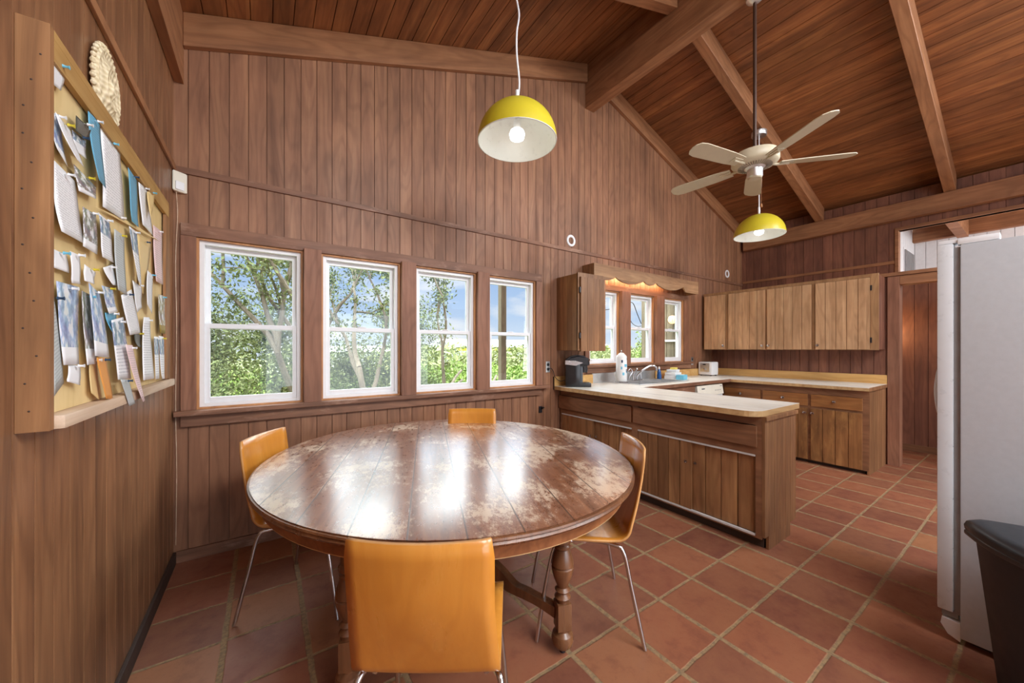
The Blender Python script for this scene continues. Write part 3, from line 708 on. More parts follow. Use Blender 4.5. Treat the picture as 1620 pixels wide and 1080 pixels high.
mm.build('power_cord', 'black', cm, True, local=True)

th = empty('paper_towel_holder', (4.075, 2.93, ZC), 'curled silver wire paper towel stand beside the sink', 'holder')
m = MB().tube([(4.075+.075*math.cos(k*.393), 2.93+.075*math.sin(k*.393), ZC+.012) for k in range(17)], .004, 6)
m.tube([(4.000, 2.93, ZC+.012), (4.150, 2.93, ZC+.012)], .004, 6); m.build('base_ring', 'chrome', th, True)
MB().tube([(4.075, 2.93, ZC+.012), (4.075, 2.93, ZC+.385)], .004, 6).ball((4.075, 2.93, ZC+.387), .008).build('post', 'chrome', th, True)
MB().tube(bez([(4.165, 2.90, ZC+.012), (4.185, 2.89, ZC+.08), (4.215, 2.88, ZC+.13), (4.195, 2.89, ZC+.17), (4.165, 2.90, ZC+.14), (4.185, 2.895, ZC+.10)]), .004, 6).build('scroll_arm', 'chrome', th, True)
MB().tube(bez([(3.985, 2.93, ZC+.012), (3.965, 2.93, ZC+.09), (3.935, 2.92, ZC+.13), (3.965, 2.93, ZC+.14)]), .004, 6).build('scroll_arm', 'chrome', th, True)
for k in range(4): MB().ball((4.075+.07*math.cos(k*1.57+.5), 2.93+.07*math.sin(k*1.57+.5), ZC+.0075), .0075, seg=8).build('foot', 'chrome', th, True)
tr = empty('paper_towel_roll', (4.075, 2.93, ZC+.02), 'wrapped paper towel roll with blue print on the wire stand', 'paper towels')
MB().lathe([(.012, ZC+.02), (.058, ZC+.02), (.064, ZC+.035), (.064, ZC+.31), (.058, ZC+.33), (.035, ZC+.352), (.028, ZC+.362), (.012, ZC+.368)], (4.075, 2.93, 0), 28).build('wrapped_roll', 'towel', tr, True)
for k, (a, z, w, h) in enumerate(((-1.9, .20, .7, .03), (-2.5, .25, .3, .03), (-1.2, .12, .4, .03), (-1.5, .13, .3, .04), (-2.3, .10, .4, .03), (-1.0, .24, .35, .045), (-2.6, .17, .3, .03), (-1.25, .28, .3, .03))):
    q = MB()
    A = [q.b.verts.new((4.075+.0648*math.cos(a+w*i/3), 2.93+.0648*math.sin(a+w*i/3), ZC+z+(0 if i in (0, 3) else -.004))) for i in range(4)]
    B = [q.b.verts.new((4.075+.0648*math.cos(a+w*i/3), 2.93+.0648*math.sin(a+w*i/3), ZC+z+h)) for i in range(4)]
    for i in range(3): q.b.faces.new((A[i], A[i+1], B[i+1], B[i]))
    q.build('printed_mark', 'teal' if k % 2 == 0 else 'navy', tr)

ds = empty('dish_soap_bottle', (4.94, 3.0, ZC), 'small blue dish soap bottle with white cap behind the sink', 'bottle')
MB().lathe([(.02, ZC), (.03, ZC+.003), (.031, ZC+.05), (.024, ZC+.085), (.026, ZC+.10), (.014, ZC+.125), (.012, ZC+.135)], (4.94, 3.0, 0), 20).build('bottle', 'bluebottle', ds, True)
MB().lathe([(.014, ZC+.135), (.014, ZC+.155), (.007, ZC+.16), (.006, ZC+.172)], (4.94, 3.0, 0), 16).build('cap', 'white', ds, True)
def slab(name, mat, x, y, z0, w, d, h, rz, label, cat, bev=.012):
    m = MB().box(-w/2, w/2, -d/2, d/2, 0, h, bev)
    o = m.build(name, mat, smooth=True); o.location = (x, y, z0); o.rotation_euler.z = rz; return tag(o, label, cat)
slab('folded_cloth', 'cloth', 5.15, 2.93, ZC, .20, .16, .05, .2, 'lower folded white cloth in the pile right of the sink', 'cloth')
slab('folded_cloth', 'towel', 5.15, 2.925, ZC+.0505, .18, .15, .042, .1, 'middle folded white cloth in the pile right of the sink', 'cloth')
slab('folded_cloth', 'cloth', 5.15, 2.925, ZC+.093, .16, .13, .038, .25, 'upper folded white cloth under the yellow sponge', 'cloth')
slab('sponge', 'sponge', 5.15, 2.915, ZC+.1315, .10, .07, .025, .25, 'yellow and white sponge on top of the cloth pile', 'sponge', .006)
o = slab('wipes_pack', 'teal', 5.135, 2.79, ZC, .17, .10, .065, .25, 'light blue soft pack of wipes in front of the cloth pile', 'wipes')
MB().box(-.035, .035, -.03, .03, .0655, .07, .003).build('flap', 'white', o, local=True)

to = empty('toaster', (6.19, 3.0, ZC), 'white toaster with shiny front in the counter corner', 'toaster', rz=math.radians(0))
MB().box(-.10, .10, -.12, .09, .012, .215, .03).build('body', 'white', to, True, local=True)
m = MB(); m.box(-.104, -.098, -.085, .055, .06, .195, .002); m.build('front_plate', 'steel', to, local=True)
m = MB().lathe([(.022, -.104), (.022, -.116), (.012, -.12)], (0, -.015, .10), 20, 'x'); m.build('knob', 'chrome', to, True, local=True)
MB().box(-.12, -.104, -.03, .01, .165, .18, .003).build('lever', 'black', to, local=True)
MB().box(-.055, -.03, -.09, .06, .213, .218).box(.03, .055, -.09, .06, .213, .218).build('slots', 'black', to, local=True)
MB().box(-.08, -.06, -.10, -.08, 0, .013).box(.06, .08, -.10, -.08, 0, .013).box(-.08, -.06, .05, .07, 0, .013).box(.06, .08, .05, .07, 0, .013).build('feet', 'black', to, local=True)

# ------------------------------------------------------------------ wall fittings
def outlet(x, z, label):
    o = empty('wall_outlet', (x, YB, z), label, 'outlet')
    MB().box(-.028, .028, -.006, -.0005, -.06, .06, .002).build('plate', 'steel', o, local=True)
    MB().lathe([(.017, -.0065), (.017, -.010)], (0, 0, .025), 16, 'y').lathe([(.017, -.0065), (.017, -.010)], (0, 0, -.025), 16, 'y').build('sockets', 'black', o, local=True)
outlet(3.070, 1.16, 'steel plated wall outlet left of the coffee maker')
outlet(5.965, 1.17, 'steel plated wall outlet at right end of kitchen window sill')
for x, z, lb in ((3.417, 2.612, 'white ring on the wall above the single wall cabinet'), (7.055, 2.645, 'white ring on the wall near the far room corner')):
    o = MB().lathe([(.040, 0), (.040, -.006), (.046, -.010), (.062, -.010), (.067, -.006), (.067, 0)], (0, 0, 0), 40, 'y', close='ring').build('wall_ring', 'white', smooth=True)
    o.location = (x, YB-.001 if z > 2.6 else YB, z); tag(o, lb, 'ring', 'white rings on the back wall')
hk = empty('wall_hook', (2.965, YB, .70), 'small black bracket on the wall right of the window sill end', 'hook')
MB().box(-.022, .018, -.012, -.0005, -.035, .035, .003).build('plate', 'black', hk, local=True)
MB().prism([(.0, -.012, .03), (.0, -.012, -.005), (.0, -.04, .012), (.0, -.06, .02), (.0, -.06, .033)], (.012, 0, 0), None).build('arm', 'black', hk, local=True)

sn = empty('motion_sensor', (.035, 3.075, 2.41), 'cream plastic motion sensor high in the left room corner', 'sensor')
m = MB(); m.prism([(.004, 3.06, 2.352), (.066, 3.105, 2.352), (.066, 3.118, 2.352), (.004, 3.118, 2.352)], (0, 0, .125), None)
bmesh.ops.bevel(m.b, geom=list(m.b.edges), offset=.004, segments=2, affect='EDGES'); m.build('housing', 'cream', sn, True)
m = MB(); m.prism([(.018, 3.0665, 2.362), (.054, 3.0925, 2.362), (.056, 3.0895, 2.362), (.020, 3.0635, 2.362)], (0, 0, .05), None); m.build('lens', 'white', sn)
tag(MB().tube(bez([(.018, 3.09, 2.35), (.022, 3.10, 2.2), (.012, 3.105, 1.9), (.018, 3.10, 1.5), (.012, 3.106, 1.0), (.018, 3.10, .6), (.014, 3.10, .12)], 5), .0022, 6).build('sensor_cable', 'boardledge'), 'thin pale cable running down the left room corner', 'cable')

# ------------------------------------------------------------------ bulletin board on the left wall
BX, BY0, BY1, BZ0, BZ1 = .054, 1.343, 2.672, 1.163, 2.138
bb = empty('bulletin_board', (0, 2.0, BZ0), 'large wood framed notice board on the left wall covered with papers', 'notice board')
MB().box(0.0005, BX, BY0, BY0+.022, BZ0, BZ1, .001).build('side_board', 'boardframe', bb)
MB().box(0.0005, BX, BY1-.022, BY1, BZ0+.0, BZ1, .001).box(BX-.012, BX, BY1-.09, BY1-.0225, BZ0+.04, BZ1-.078).build('side_board', 'boardframe', bb)
MB().box(0.0005, BX, BY0+.0225, BY1-.0225, BZ1-.022, BZ1, .001).box(BX-.014, BX, BY0+.0225, BY1-.0225, BZ1-.076, BZ1-.0225).build('top_rail', 'boardrail', bb)
MB().box(0.0005, BX+.018, BY0+.0225, BY1+.02, BZ0, BZ0+.034, .006).build('ledge', 'boardledge', bb, True)
MB().box(0.0005, .036, BY0+.0225, BY1-.0225, BZ0+.035, BZ1-.0225).build('backing', 'kraft', bb)
m = MB()
for k in range(14): m.ball((BX*random.uniform(.2, .85), BY0-.0005, BZ0+.05+.065*k), .0022, (1, .3, 1), 8)
m.build('nails', 'kick', bb)

def unx(u, v, x):
    s, c = math.sin(YAW), math.cos(YAW); a = (u-810)/F_PX
    d = (s+c*a, c-s*a, (551.5-v)/F_PX); t = (x-CAMX)/d[0]
    return Vector((x, d[1]*t, CAMZ+d[2]*t))
def paper_mat(name, base, ink=(.12, .12, .14, 1), kind='text', accent=None):
    t = NT(name); uv = t.obj('UV'); X = t.xyz(uv)
    col = base
    if kind in ('text', 'flyer'):
        rows = 26. if kind == 'text' else 18.
        fr = t.math('FRACT', t.math('MULTIPLY', X[1], rows)); line = t.math('LESS_THAN', fr, .42)
        wds = t.noise(t.vec(t.math('MULTIPLY', X[0], 22.), t.math('FLOOR', t.math('MULTIPLY', X[1], rows)), 0.), 1, 1, .5)
        ink_m = t.math('MULTIPLY', line, t.math('GREATER_THAN', wds, .44))
        inside = t.math('MULTIPLY', t.math('MULTIPLY', t.math('GREATER_THAN', X[0], .10), t.math('LESS_THAN', X[0], .88)), t.math('MULTIPLY', t.math('GREATER_THAN', X[1], .07), t.math('LESS_THAN', X[1], .90)))
        col = t.mix(t.math('MULTIPLY', t.math('MULTIPLY', ink_m, inside), .34), base, ink)
    if kind in ('photo', 'flyer'):
        n = t.noise(uv, 2.5, 3, .6, out='Color'); n2 = t.noise(uv, 3.5, 3, .6)
        pic = t.mix(.3, t.ramp(n2, [(.35, ink), (.5, accent or (.3, .35, .45, 1)), (.56, (.82, .84, .88, 1))]), n)
        msk = 1.0 if kind == 'photo' else t.math('MULTIPLY', t.math('GREATER_THAN', X[1], .58), t.math('LESS_THAN', X[1], .96))
        if kind == 'photo': msk = t.math('MULTIPLY', t.math('GREATER_THAN', X[1], .22), t.math('LESS_THAN', X[1], 2.))
        col = t.mix(msk, col, pic)
    t.put(t.b.inputs['Base Color'], col); t.b.inputs['Roughness'].default_value = .45
    return t.m
PW = (.86, .87, .89, 1)
PM = {'w': paper_mat('white printed paper', PW), 'b': paper_mat('blue printed paper', c255(104, 170, 200)), 'p': paper_mat('pale pink printed paper', c255(236, 206, 206)),
      'n': paper_mat('plain white paper', PW, kind='none'), 'f': paper_mat('white flyer with picture', PW, c255(70, 84, 110), 'flyer', c255(90, 130, 170)),
      'x': paper_mat('picture brochure', PW, c255(34, 36, 40), 'photo', c255(120, 110, 90)), 'v': paper_mat('blue picture brochure', PW, c255(60, 90, 150), 'photo', c255(150, 180, 220)),
      'd': paper_mat('dark printed card', c255(74, 74, 66), (.6, .6, .55, 1)), 'o': paper_mat('orange envelope paper', c255(222, 150, 70), kind='none'),
      't': paper_mat('tan paper', c255(226, 198, 140), kind='none'), 'g': paper_mat('gold and black card', c255(150, 126, 40), c255(30, 28, 18), 'photo', c255(170, 140, 40)),
      's': paper_mat('grey printed paper', c255(190, 196, 196))}
for k, q in PM.items(): M['paper_'+k] = q
A1 = lambda *p: [(p[i]/3.087, p[i+1]/3.087) for i in range(0, 8, 2)]
A2 = lambda *p: [(p[i]/2.92, p[i+1]/2.92+330) for i in range(0, 8, 2)]
PAPERS = [
 (A2(440, -10, 620, 70, 735, 152, 560, 60), 't', 'tan sheet with curled lower edge in the upper right of the board', 1),
 (A1(244, 262, 322, 350, 297, 443, 244, 398), 'w', 'white note at the top left corner of the board', 1),
 (A1(246, 545, 290, 560, 318, 812, 246, 720), 'v', 'blue and white leaflet behind the leaning white ticket', 0),
 (A1(270, 545, 345, 640, 396, 815, 325, 770), 'w', 'leaning white ticket with dark print at upper left', 2),
 (A1(372, 563, 445, 635, 420, 684, 350, 632), 'd', 'dark grey business card near the blue sheet', 2),
 (A1(352, 634, 420, 688, 414, 775, 357, 735), 'f', 'white card pinned below the dark grey card', 1),
 (A1(430, 541, 488, 600, 504, 920, 436, 868), 'b', 'long light blue printed sheet near the top', 2),
 (A1(490, 608, 586, 742, 606, 1078, 500, 1008), 'w', 'long newspaper clipping right of the light blue sheet', 1),
 (A1(246, 765, 366, 885, 402, 1190, 246, 1120), 'w', 'largest white letter at the left side of the board', 1),
 (A1(360, 800, 470, 915, 460, 970, 375, 930), 'x', 'dark photo postcard above the picture leaflet', 2),
 (A2(382, -10, 444, 28, 446, 212, 380, 172), 'x', 'narrow picture leaflet hanging below the dark postcard', 2),
 (A1(625, 815, 668, 880, 674, 1110, 640, 1080), 'b', 'narrow light blue leaflet under the top rail', 2),
 (A1(676, 888, 722, 925, 742, 1150, 690, 1095), 'w', 'white receipt under the top rail', 1),
 (A1(718, 935, 758, 935, 742, 1010, 715, 1060), 't', 'small curled tan note at the upper right', 2),
 (A2(458, 22, 506, 62, 522, 250, 470, 222), 'f', 'white leaflet with glare below the newspaper clipping', 2),
 (A2(528, 92, 574, 126, 578, 400, 525, 372), 's', 'long grey white strip in the middle of the board', 2),
 (A2(597, 80, 633, 110, 648, 360, 622, 330), 'f', 'narrow leaflet with red heading', 2),
 (A2(634, 120, 700, 160, 665, 400, 640, 380), 't', 'cream sheet behind the red headed leaflet', 0),
 (A2(708, 75, 750, 108, 748, 352, 708, 334), 'p', 'pale pink letter at the right edge of the board', 1),
 (A2(234, 180, 310, 215, 312, 297, 235, 270), 'n', 'blank white card at left below the large letter', 1),
 (A2(323, 195, 368, 215, 370, 348, 330, 343), 'n', 'blank white card with the green pin', 2),
 (A2(390, 256, 443, 295, 428, 348, 382, 332), 'n', 'small crumpled white slip right of the green pin', 2),
 (A2(476, 272, 526, 256, 534, 356, 497, 350), 'n', 'white slip curling below the glare leaflet', 1),
 (A2(234, 385, 248, 392, 293, 805, 240, 868), 's', 'pale narrow sheet curling at the lower left', 1),
 (A2(260, 333, 363, 362, 357, 720, 284, 722), 'v', 'wide blue white brochure at lower left of the board', 2),
 (A2(378, 378, 418, 398, 442, 715, 378, 722), 'x', 'picture brochure with barcode at lower middle', 1),
 (A2(410, 342, 462, 395, 503, 688, 430, 680), 'v', 'white and blue brochure overlapping the barcode brochure', 3),
 (A2(470, 354, 520, 370, 538, 475, 498, 486), 'v', 'folded pamphlet pinned in the centre of the board', 2),
 (A2(485, 480, 540, 480, 530, 575, 490, 572), 'b', 'pale blue slip below the folded pamphlet', 1),
 (A2(560, 400, 608, 372, 645, 575, 582, 583), 'w', 'white receipts fanned right of centre', 2),
 (A2(612, 330, 656, 365, 652, 455, 630, 480), 'w', 'white slip behind the fanned receipts', 1),
 (A2(682, 285, 708, 310, 696, 486, 665, 440), 'w', 'thin white slip left of the pink letter', 2),
 (A2(515, 515, 570, 500, 602, 785, 532, 790), 'f', 'grey map leaflet low on the board', 3),
 (A2(618, 575, 652, 573, 646, 640, 614, 638), 'd', 'dark green card beside the map leaflet', 1),
 (A2(664, 500, 692, 502, 705, 785, 640, 793), 'w', 'long white list at lower right of the board', 2),
 (A2(557, 788, 595, 790, 625, 900, 598, 912), 's', 'grey leaflet hanging below the board ledge', 4),
 (A2(580, 628, 612, 630, 665, 885, 634, 895), 'p', 'pink bookmark leaflet hanging over the ledge', 5),
 (A2(731, 395, 762, 405, 760, 578, 735, 575), 'g', 'gold and black card at the right edge of the board', 2),
 (A2(712, 590, 732, 592, 732, 785, 712, 788), 'f', 'left of two small leaflets in lower right corner', 2),
 (A2(734, 587, 757, 592, 758, 785, 734, 787), 'f', 'right of two small leaflets in lower right corner', 2),
 (A2(412, 690, 446, 690, 452, 885, 412, 850), 't', 'tan envelope back tucked behind the orange envelope', 1),
 (A2(446, 686, 490, 690, 515, 880, 474, 878), 'o', 'orange envelope above the board ledge', 3),
 (A2(316, 722, 370, 722, 370, 815, 308, 798), 'n', 'small bundle of white slips above the ledge at left', 2)]
PINC = ['white', 'teal', 'white', 'yellow', 'white', 'navy']
for i, (q, k, lb, lay) in enumerate(PAPERS):
    x = .040+lay*.006+(i % 3)*.0012
    if lay >= 4: x = .076
    P = [unx(u, v, x) for u, v in q]
    for p in P: p.y = max(p.y, BY0+.026)
    b = bmesh.new(); uvl = b.loops.layers.uv.new('UVMap'); N = 8; R = 5; grid = []
    curl = random.uniform(-.006, .014)
    for r in range(N+1):
        row = []
        for c in range(R+1):
            s, t = c/R, r/N
            p = (P[0]*(1-s)+P[1]*s)*(1-t)+(P[3]*(1-s)+P[2]*s)*t
            p.x += max(0, curl*t*t*(1.2-s))+.004*abs(math.sin(2.2*t+i))*(t if lay < 4 else 0)
            row.append((b.verts.new(p), (s, 1-t)))
        grid.append(row)
    for r in range(N):
        for c in range(R):
            cs = (grid[r][c], grid[r+1][c], grid[r+1][c+1], grid[r][c+1])
            f = b.faces.new([a[0] for a in cs])
            for lp, a in zip(f.loops, cs): lp[uvl].uv = a[1]
    me = bpy.data.meshes.new('pinned_paper'); c0 = sum(P, Vector())/4
    bmesh.ops.translate(b, verts=b.verts, vec=-c0)
    me_ = b; b.to_mesh(me); b.free(); me.materials.append(M['paper_'+k]); me.polygons.foreach_set('use_smooth', [True]*len(me.polygons))
    o = bpy.data.objects.new('pinned_paper', me); COL.objects.link(o); o.location = c0
    sm = o.modifiers.new('thickness', 'SOLIDIFY'); sm.thickness = .0004
    tag(o, lb, 'paper', 'papers on the notice board')
    tc = (P[0]+P[1])/2*.9+c0*.1
    MB().lathe([(.0006, -.002), (.0006, .006), (.0045, .007), (.003, .011), (.003, .016), (.005, .019), (.001, .0195)], tuple(tc-c0), 8, 'x').build('push_pin', PINC[i % 6], o, True, local=True)

# woven palm fan leaning on top of the board
wf = empty('woven_fan', (.03, 1.89, BZ1), 'round woven straw fan standing on top of the notice board', 'fan')
def strawmat():
    t = NT('woven straw'); X = t.xyz(t.obj()); 
    r = t.math('SQRT', t.math('ADD', t.math('MULTIPLY', X[1], X[1]), t.math('MULTIPLY', t.math('SUBTRACT', X[2], .14), t.math('SUBTRACT', X[2], .14))))
    w = t.math('ADD', t.math('SINE', t.math('MULTIPLY', X[1], 300.)), t.math('SINE', t.math('MULTIPLY', X[2], 340.)))
    t.l.new(t.mix(t.rng(w, -1.5, 1.5, 0, 1), c255(206, 188, 150), c255(236, 222, 190)), t.b.inputs['Base Color']); t.b.inputs['Roughness'].default_value = .8
    t.bump(w, .4, .003); return t.m
M['straw'] = strawmat()
m = MB(); N = 40; ring_prev = None
cen = m.b.verts.new((.030, 0, .14))
rings = []
for j in range(1, 9):
    rr = j/8; ring = []
    for k in range(N):
        a = 2*math.pi*k/N; wy = .125*rr*(1+.02*math.sin(9*a)); wz = .135*rr*(1+.02*math.sin(7*a))
        ring.append(m.b.verts.new((.030+.012*math.sin(rr*16)*.5-.018*rr*rr, wy*math.sin(a), .14+wz*math.cos(a))))
    rings.append(ring)
for k in range(N): m.b.faces.new((cen, rings[0][k], rings[0][(k+1) % N]))
for a, b in zip(rings, rings[1:]):
    for k in range(N): m.b.faces.new((a[k], b[k], b[(k+1) % N], a[(k+1) % N]))
o = m.build('woven_disc', 'straw', wf, True, local=True); q = o.modifiers.new('t', 'SOLIDIFY'); q.thickness = .006
m = MB()
for k in range(36):
    a = 2*math.pi*k/36; m.ball((.012, .125*math.sin(a), .14+.135*math.cos(a)), .008, (1, 1, 1.1), 8)
m.build('braided_rim', 'straw', wf, True, local=True)
wf.location = (.002, 1.88, BZ1-.0+.004)

# ------------------------------------------------------------------ dining table
TX, TY, TZ = 1.353, 1.928, .77
ang = math.radians(69)
dt = empty('dining_table', (TX, TY, 0), 'large round wooden dining table with worn varnish and turned legs', 'table', rz=ang)
def oval(prof, name, mat):
    m = MB().lathe(prof, (0, 0, 0), 96)
    rot = Matrix.Rotation(math.radians(-75.7)-ang, 4, 'Z')
    m.xf(rot @ Matrix.Diagonal((1.018, .935, 1, 1)))
    return m.build(name, mat, dt, True, local=True)
oval([(.988, TZ-.004), (.99, TZ-.0005), (.985, TZ)], 'tabletop', 'tabletop')
oval([(.975, TZ-.040), (.990, TZ-.036), (.998, TZ-.026), (.992, TZ-.018), (1.0, TZ-.012), (.998, TZ-.005), (.9875, TZ-.0045)], 'edge_moulding', 'tablewood')
m = MB().lathe([(.955, TZ-.092), (.962, TZ-.0405), (.93, TZ-.0405), (.925, TZ-.092)], (0, 0, 0), 96, close='ring')
m.xf(Matrix.Rotation(math.radians(-75.7)-ang, 4, 'Z') @ Matrix.Diagonal((1.018, .935, 1, 1))); m.build('apron', 'tableapron', dt, True, local=True)
m = MB().lathe([(.925, TZ-.096), (.953, TZ-.096), (.953, TZ-.0925), (.925, TZ-.0925)], (0, 0, 0), 96, close='ring')
m.xf(Matrix.Rotation(math.radians(-75.7)-ang, 4, 'Z') @ Matrix.Diagonal((1.018, .935, 1, 1))); m.build('apron_edge', 'rawwood', dt, True, local=True)
LEG = [(.026, .226), (.027, .235), (.037, .25), (.026, .262), (.024, .268), (.035, .281), (.024, .294), (.026, .302), (.040, .335), (.049, .368), (.050, .384), (.044, .389), (.050, .395), (.047, .418), (.037, .45), (.028, .463), (.036, .47), (.036, .48), (.030, .486), (.038, .495), (.038, .51), (.030, .52), (.033, .60), (.04, .62), (.04, .70)]
FOOT = [(.018, .022), (.030, .024), (.045, .04), (.050, .062), (.045, .085), (.028, .099), (.028, .109)]
lx, ly = .565, .462
for sx in (1, -1):
    for sy in (1, -1):
        ly = .425 if sy > 0 else .470
        m = MB().lathe(LEG, (sx*lx, sy*ly, 0), 24).lathe(FOOT, (sx*lx, sy*ly, 0), 24).box(sx*lx-.032, sx*lx+.032, sy*ly-.032, sy*ly+.032, .109, .226, .004)
        lg = m.build('leg', 'tablewood', dt, True, local=True)
        MB().lathe([(.013, 0), (.013, .022)], (sx*lx, sy*ly, 0), 12).build('caster', 'black', lg, True, local=True)
        # serpentine stretcher to the centre
        L = math.hypot(lx, ly)-.03; n = 26; m = MB(); up = []; lo = []
        for k in range(n+1):
            s = k/n
            zt = .195+.055*math.exp(-((s-.55)/.16)**2)-.012*math.exp(-((s-.33)/.05)**2)+.03*s
            zb = .145+.045*math.exp(-((s-.62)/.18)**2)+.012*math.sin(s*9)+.02*s
            up.append((s*L, zt)); lo.append((s*L, zb))
        d = Vector((-sx*lx, -sy*ly, 0)).normalized(); nrm = Vector((-d.y, d.x, 0)); st = Vector((sx*lx, sy*ly, 0))+d*.03
        vs = [[m.b.verts.new(st+d*a+nrm*w+Vector((0, 0, z))) for (a, z) in row] for w in (-.02, .02) for row in (up, lo)]
        U0, L0, U1, L1 = vs
        for k in range(n):
            m.b.faces.new((U0[k], U0[k+1], L0[k+1], L0[k])); m.b.faces.new((U1[k+1], U1[k], L1[k], L1[k+1])); m.b.faces.new((U0[k+1], U0[k], U1[k], U1[k+1])); m.b.faces.new((L0[k], L0[k+1], L1[k+1], L1[k]))
        m.b.faces.new((U0[0], L0[0], L1[0], U1[0])); m.b.faces.new((U0[-1], U1[-1], L1[-1], L0[-1]))
        m.build('stretcher', 'tablewood', dt, True, local=True)
MB().lathe([(.03, .15), (.055, .17), (.055, .235), (.035, .25), (.02, .28), (.03, .295), (.01, .315)], (0, 0, 0), 24).build('centre_finial', 'tablewood', dt, True, local=True)

# ------------------------------------------------------------------ chairs (local: faces +x, origin under the seat/back bend)
def make_chair(label):
    t = empty('dining_chair', (0, 0, 0), label, 'chair', 'plywood dining chairs round the table')
    prof = []
    for k in range(6): prof.append((.40-.0*k, .452+.0*k)) if False else None
    prof = [(.415, .452), (.405, .462), (.385, .470), (.34, .474), (.26, .470), (.16, .463), (.09, .460)]
    for k in range(1, 8):
        a = math.radians(270-k*11.5); prof.append((.055+.065*math.cos(a)-.0, .525+.065*math.sin(a)))
    x0, z0 = prof[-1]
    for k in range(1, 9):
        s = k/8; prof.append((x0-.070*s-.012*math.sin(s*3.1), z0+(.884-z0)*s))
    n = 12; b = MB(); rows = []
    for (x, z) in prof:
        back = max(0, min(1, (z-.50)/.2)); hw = .201-.013*back
        row = []
        for k in range(n+1):
            s = -1+2*k/n
            row.append(b.b.verts.new((x-back*.028*(1-s*s), s*hw, z-(1-back)*.006*(1-s*s))))
        rows.append(row)
    for r0, r1 in zip(rows, rows[1:]):
        for k in range(n): b.b.faces.new((r0[k], r0[k+1], r1[k+1], r1[k]))
    # round the outer corners a little
    for row in (rows[0], rows[-1]):
        for k in (0, n): row[k].co.y *= .965
    sh = b.build('seat_shell', ['chairwood', 'chairedge'], t, True, local=True)
    so = sh.modifiers.new('ply', 'SOLIDIFY'); so.thickness = .011; so.offset = 0; so.material_offset_rim = 1
    fr = MB()
    fr.tube(bez([(.33, .15, .447), (.05, .16, .436)], 3), .0095, 10).tube(bez([(.33, -.15, .447), (.05, -.16, .436)], 3), .0095, 10)
    fr.tube([(.20, -.17, .442), (.20, .17, .442)], .009, 10)
    fr.build('under_frame', 'chrome', t, True, local=True)
    for sy in (1, -1):
        MB().tube(bez([(.22, sy*.14, .440), (.30, sy*.165, .438), (.345, sy*.178, .415), (.385, sy*.195, .26), (.43, sy*.215, .004)], 8), .0095, 10).build('leg', 'chrome', t, True, local=True)
        MB().tube(bez([(.18, sy*.14, .440), (.07, sy*.185, .438), (.025, sy*.205, .410), (-.005, sy*.225, .26), (-.055, sy*.258, .004)], 8), .0095, 10).build('leg', 'chrome', t, True, local=True)
    return t
def dup(root, label):
    r = root.copy(); COL.objects.link(r); r['label'] = label
    for ch in list(root.children):
        c = ch.copy(); COL.objects.link(c); c.parent = r
    return r
CH = make_chair('nearest orange plywood chair, seen from behind, at the table front')
def place(o, x, y, fx, fy): o.location = (x, y, 0); o.rotation_euler.z = math.atan2(fy, fx)
place(CH, .846, .956, .56, .83)
place(dup(CH, 'plywood chair facing right at the table, next to the notice board wall'), .545, 2.425, .83, -.56)
place(dup(CH, 'plywood chair at the table on the peninsula side, seat visible'), 2.0, 1.268, -.82, .57)
place(dup(CH, 'plywood chair at far side of table below the windows, only backrest top showing'), 1.795, 2.505, -.56, -.83)

# ------------------------------------------------------------------ pendant lamps and ceiling fan
def pendant(x, y, zr, R, ztop, label, wob):
    p = empty('pendant_lamp', (x, y, ztop), label, 'lamp', 'yellow dome pendant lamps')
    H = R*.96; prof = []
    for k in range(13):
        a = k/12*math.pi/2; prof.append((max(.012, R*math.sin(a)), zr+H*math.cos(a)))
    MB().lathe(prof, (x, y, 0), 56, close=True).build('shade', 'yellow', p, True)
    MB().lathe([(max(.01, (r-.004)), z-.003) for r, z in prof], (x, y, 0), 56, close=True).build('shade_lining', 'shadein', p, True)
    MB().lathe([(R-.005, zr-.003), (R, zr-.002), (R+.001, zr+.001), (R-.004, zr+.001)], (x, y, 0), 56, close='ring').build('rim', 'shadein', p, True)
    MB().lathe([(.024, zr+H*.32), (.024, zr+H*.55), (.012, zr+H*.6), (.012, zr+H*.95)], (x, y, 0), 20).build('socket', 'white', p, True)
    MB().lathe([(.012, zr+H*.31), (.018, zr+H*.27), (.044, zr+.072), (.052, zr+.05), (.045, zr+.022), (.018, zr+.008)], (x, y, 0), 24).build('bulb', 'bulb', p, True)
    pts = [(x, y, zr+H)]+[(x+wob*math.sin(k*1.9)*.022, y+wob*math.cos(k*1.3)*.018, zr+H+(ztop-zr-H)*k/6) for k in range(1, 6)]+[(x, y, ztop)]
    MB().tube(bez(pts), .0065, 8).build('cord', 'white', p, True)
    MB().tube([(x, y, zr+H), (x, y, zr+H+.09)], .012, 8).build('cord_grip', 'white', p, True)
    MB().lathe([(.075, ztop-.055), (.082, ztop-.045), (.082, ztop-.002)], (x, y, 0), 24).build('canopy', 'steel', p, True)
    light('pendant_bulb_light', 'POINT', (x, y, zr-.02), .5, (1, .90, .76), .05)
pendant(1.869, 1.99, 2.735, .262, botL(1.869), 'yellow dome pendant lamp hanging in front of the back wall above the table', 1)
pendant(5.46, 1.99, 2.735, .268, botR(5.46), 'yellow dome pendant lamp hanging from rafter behind the ceiling fan', 0)

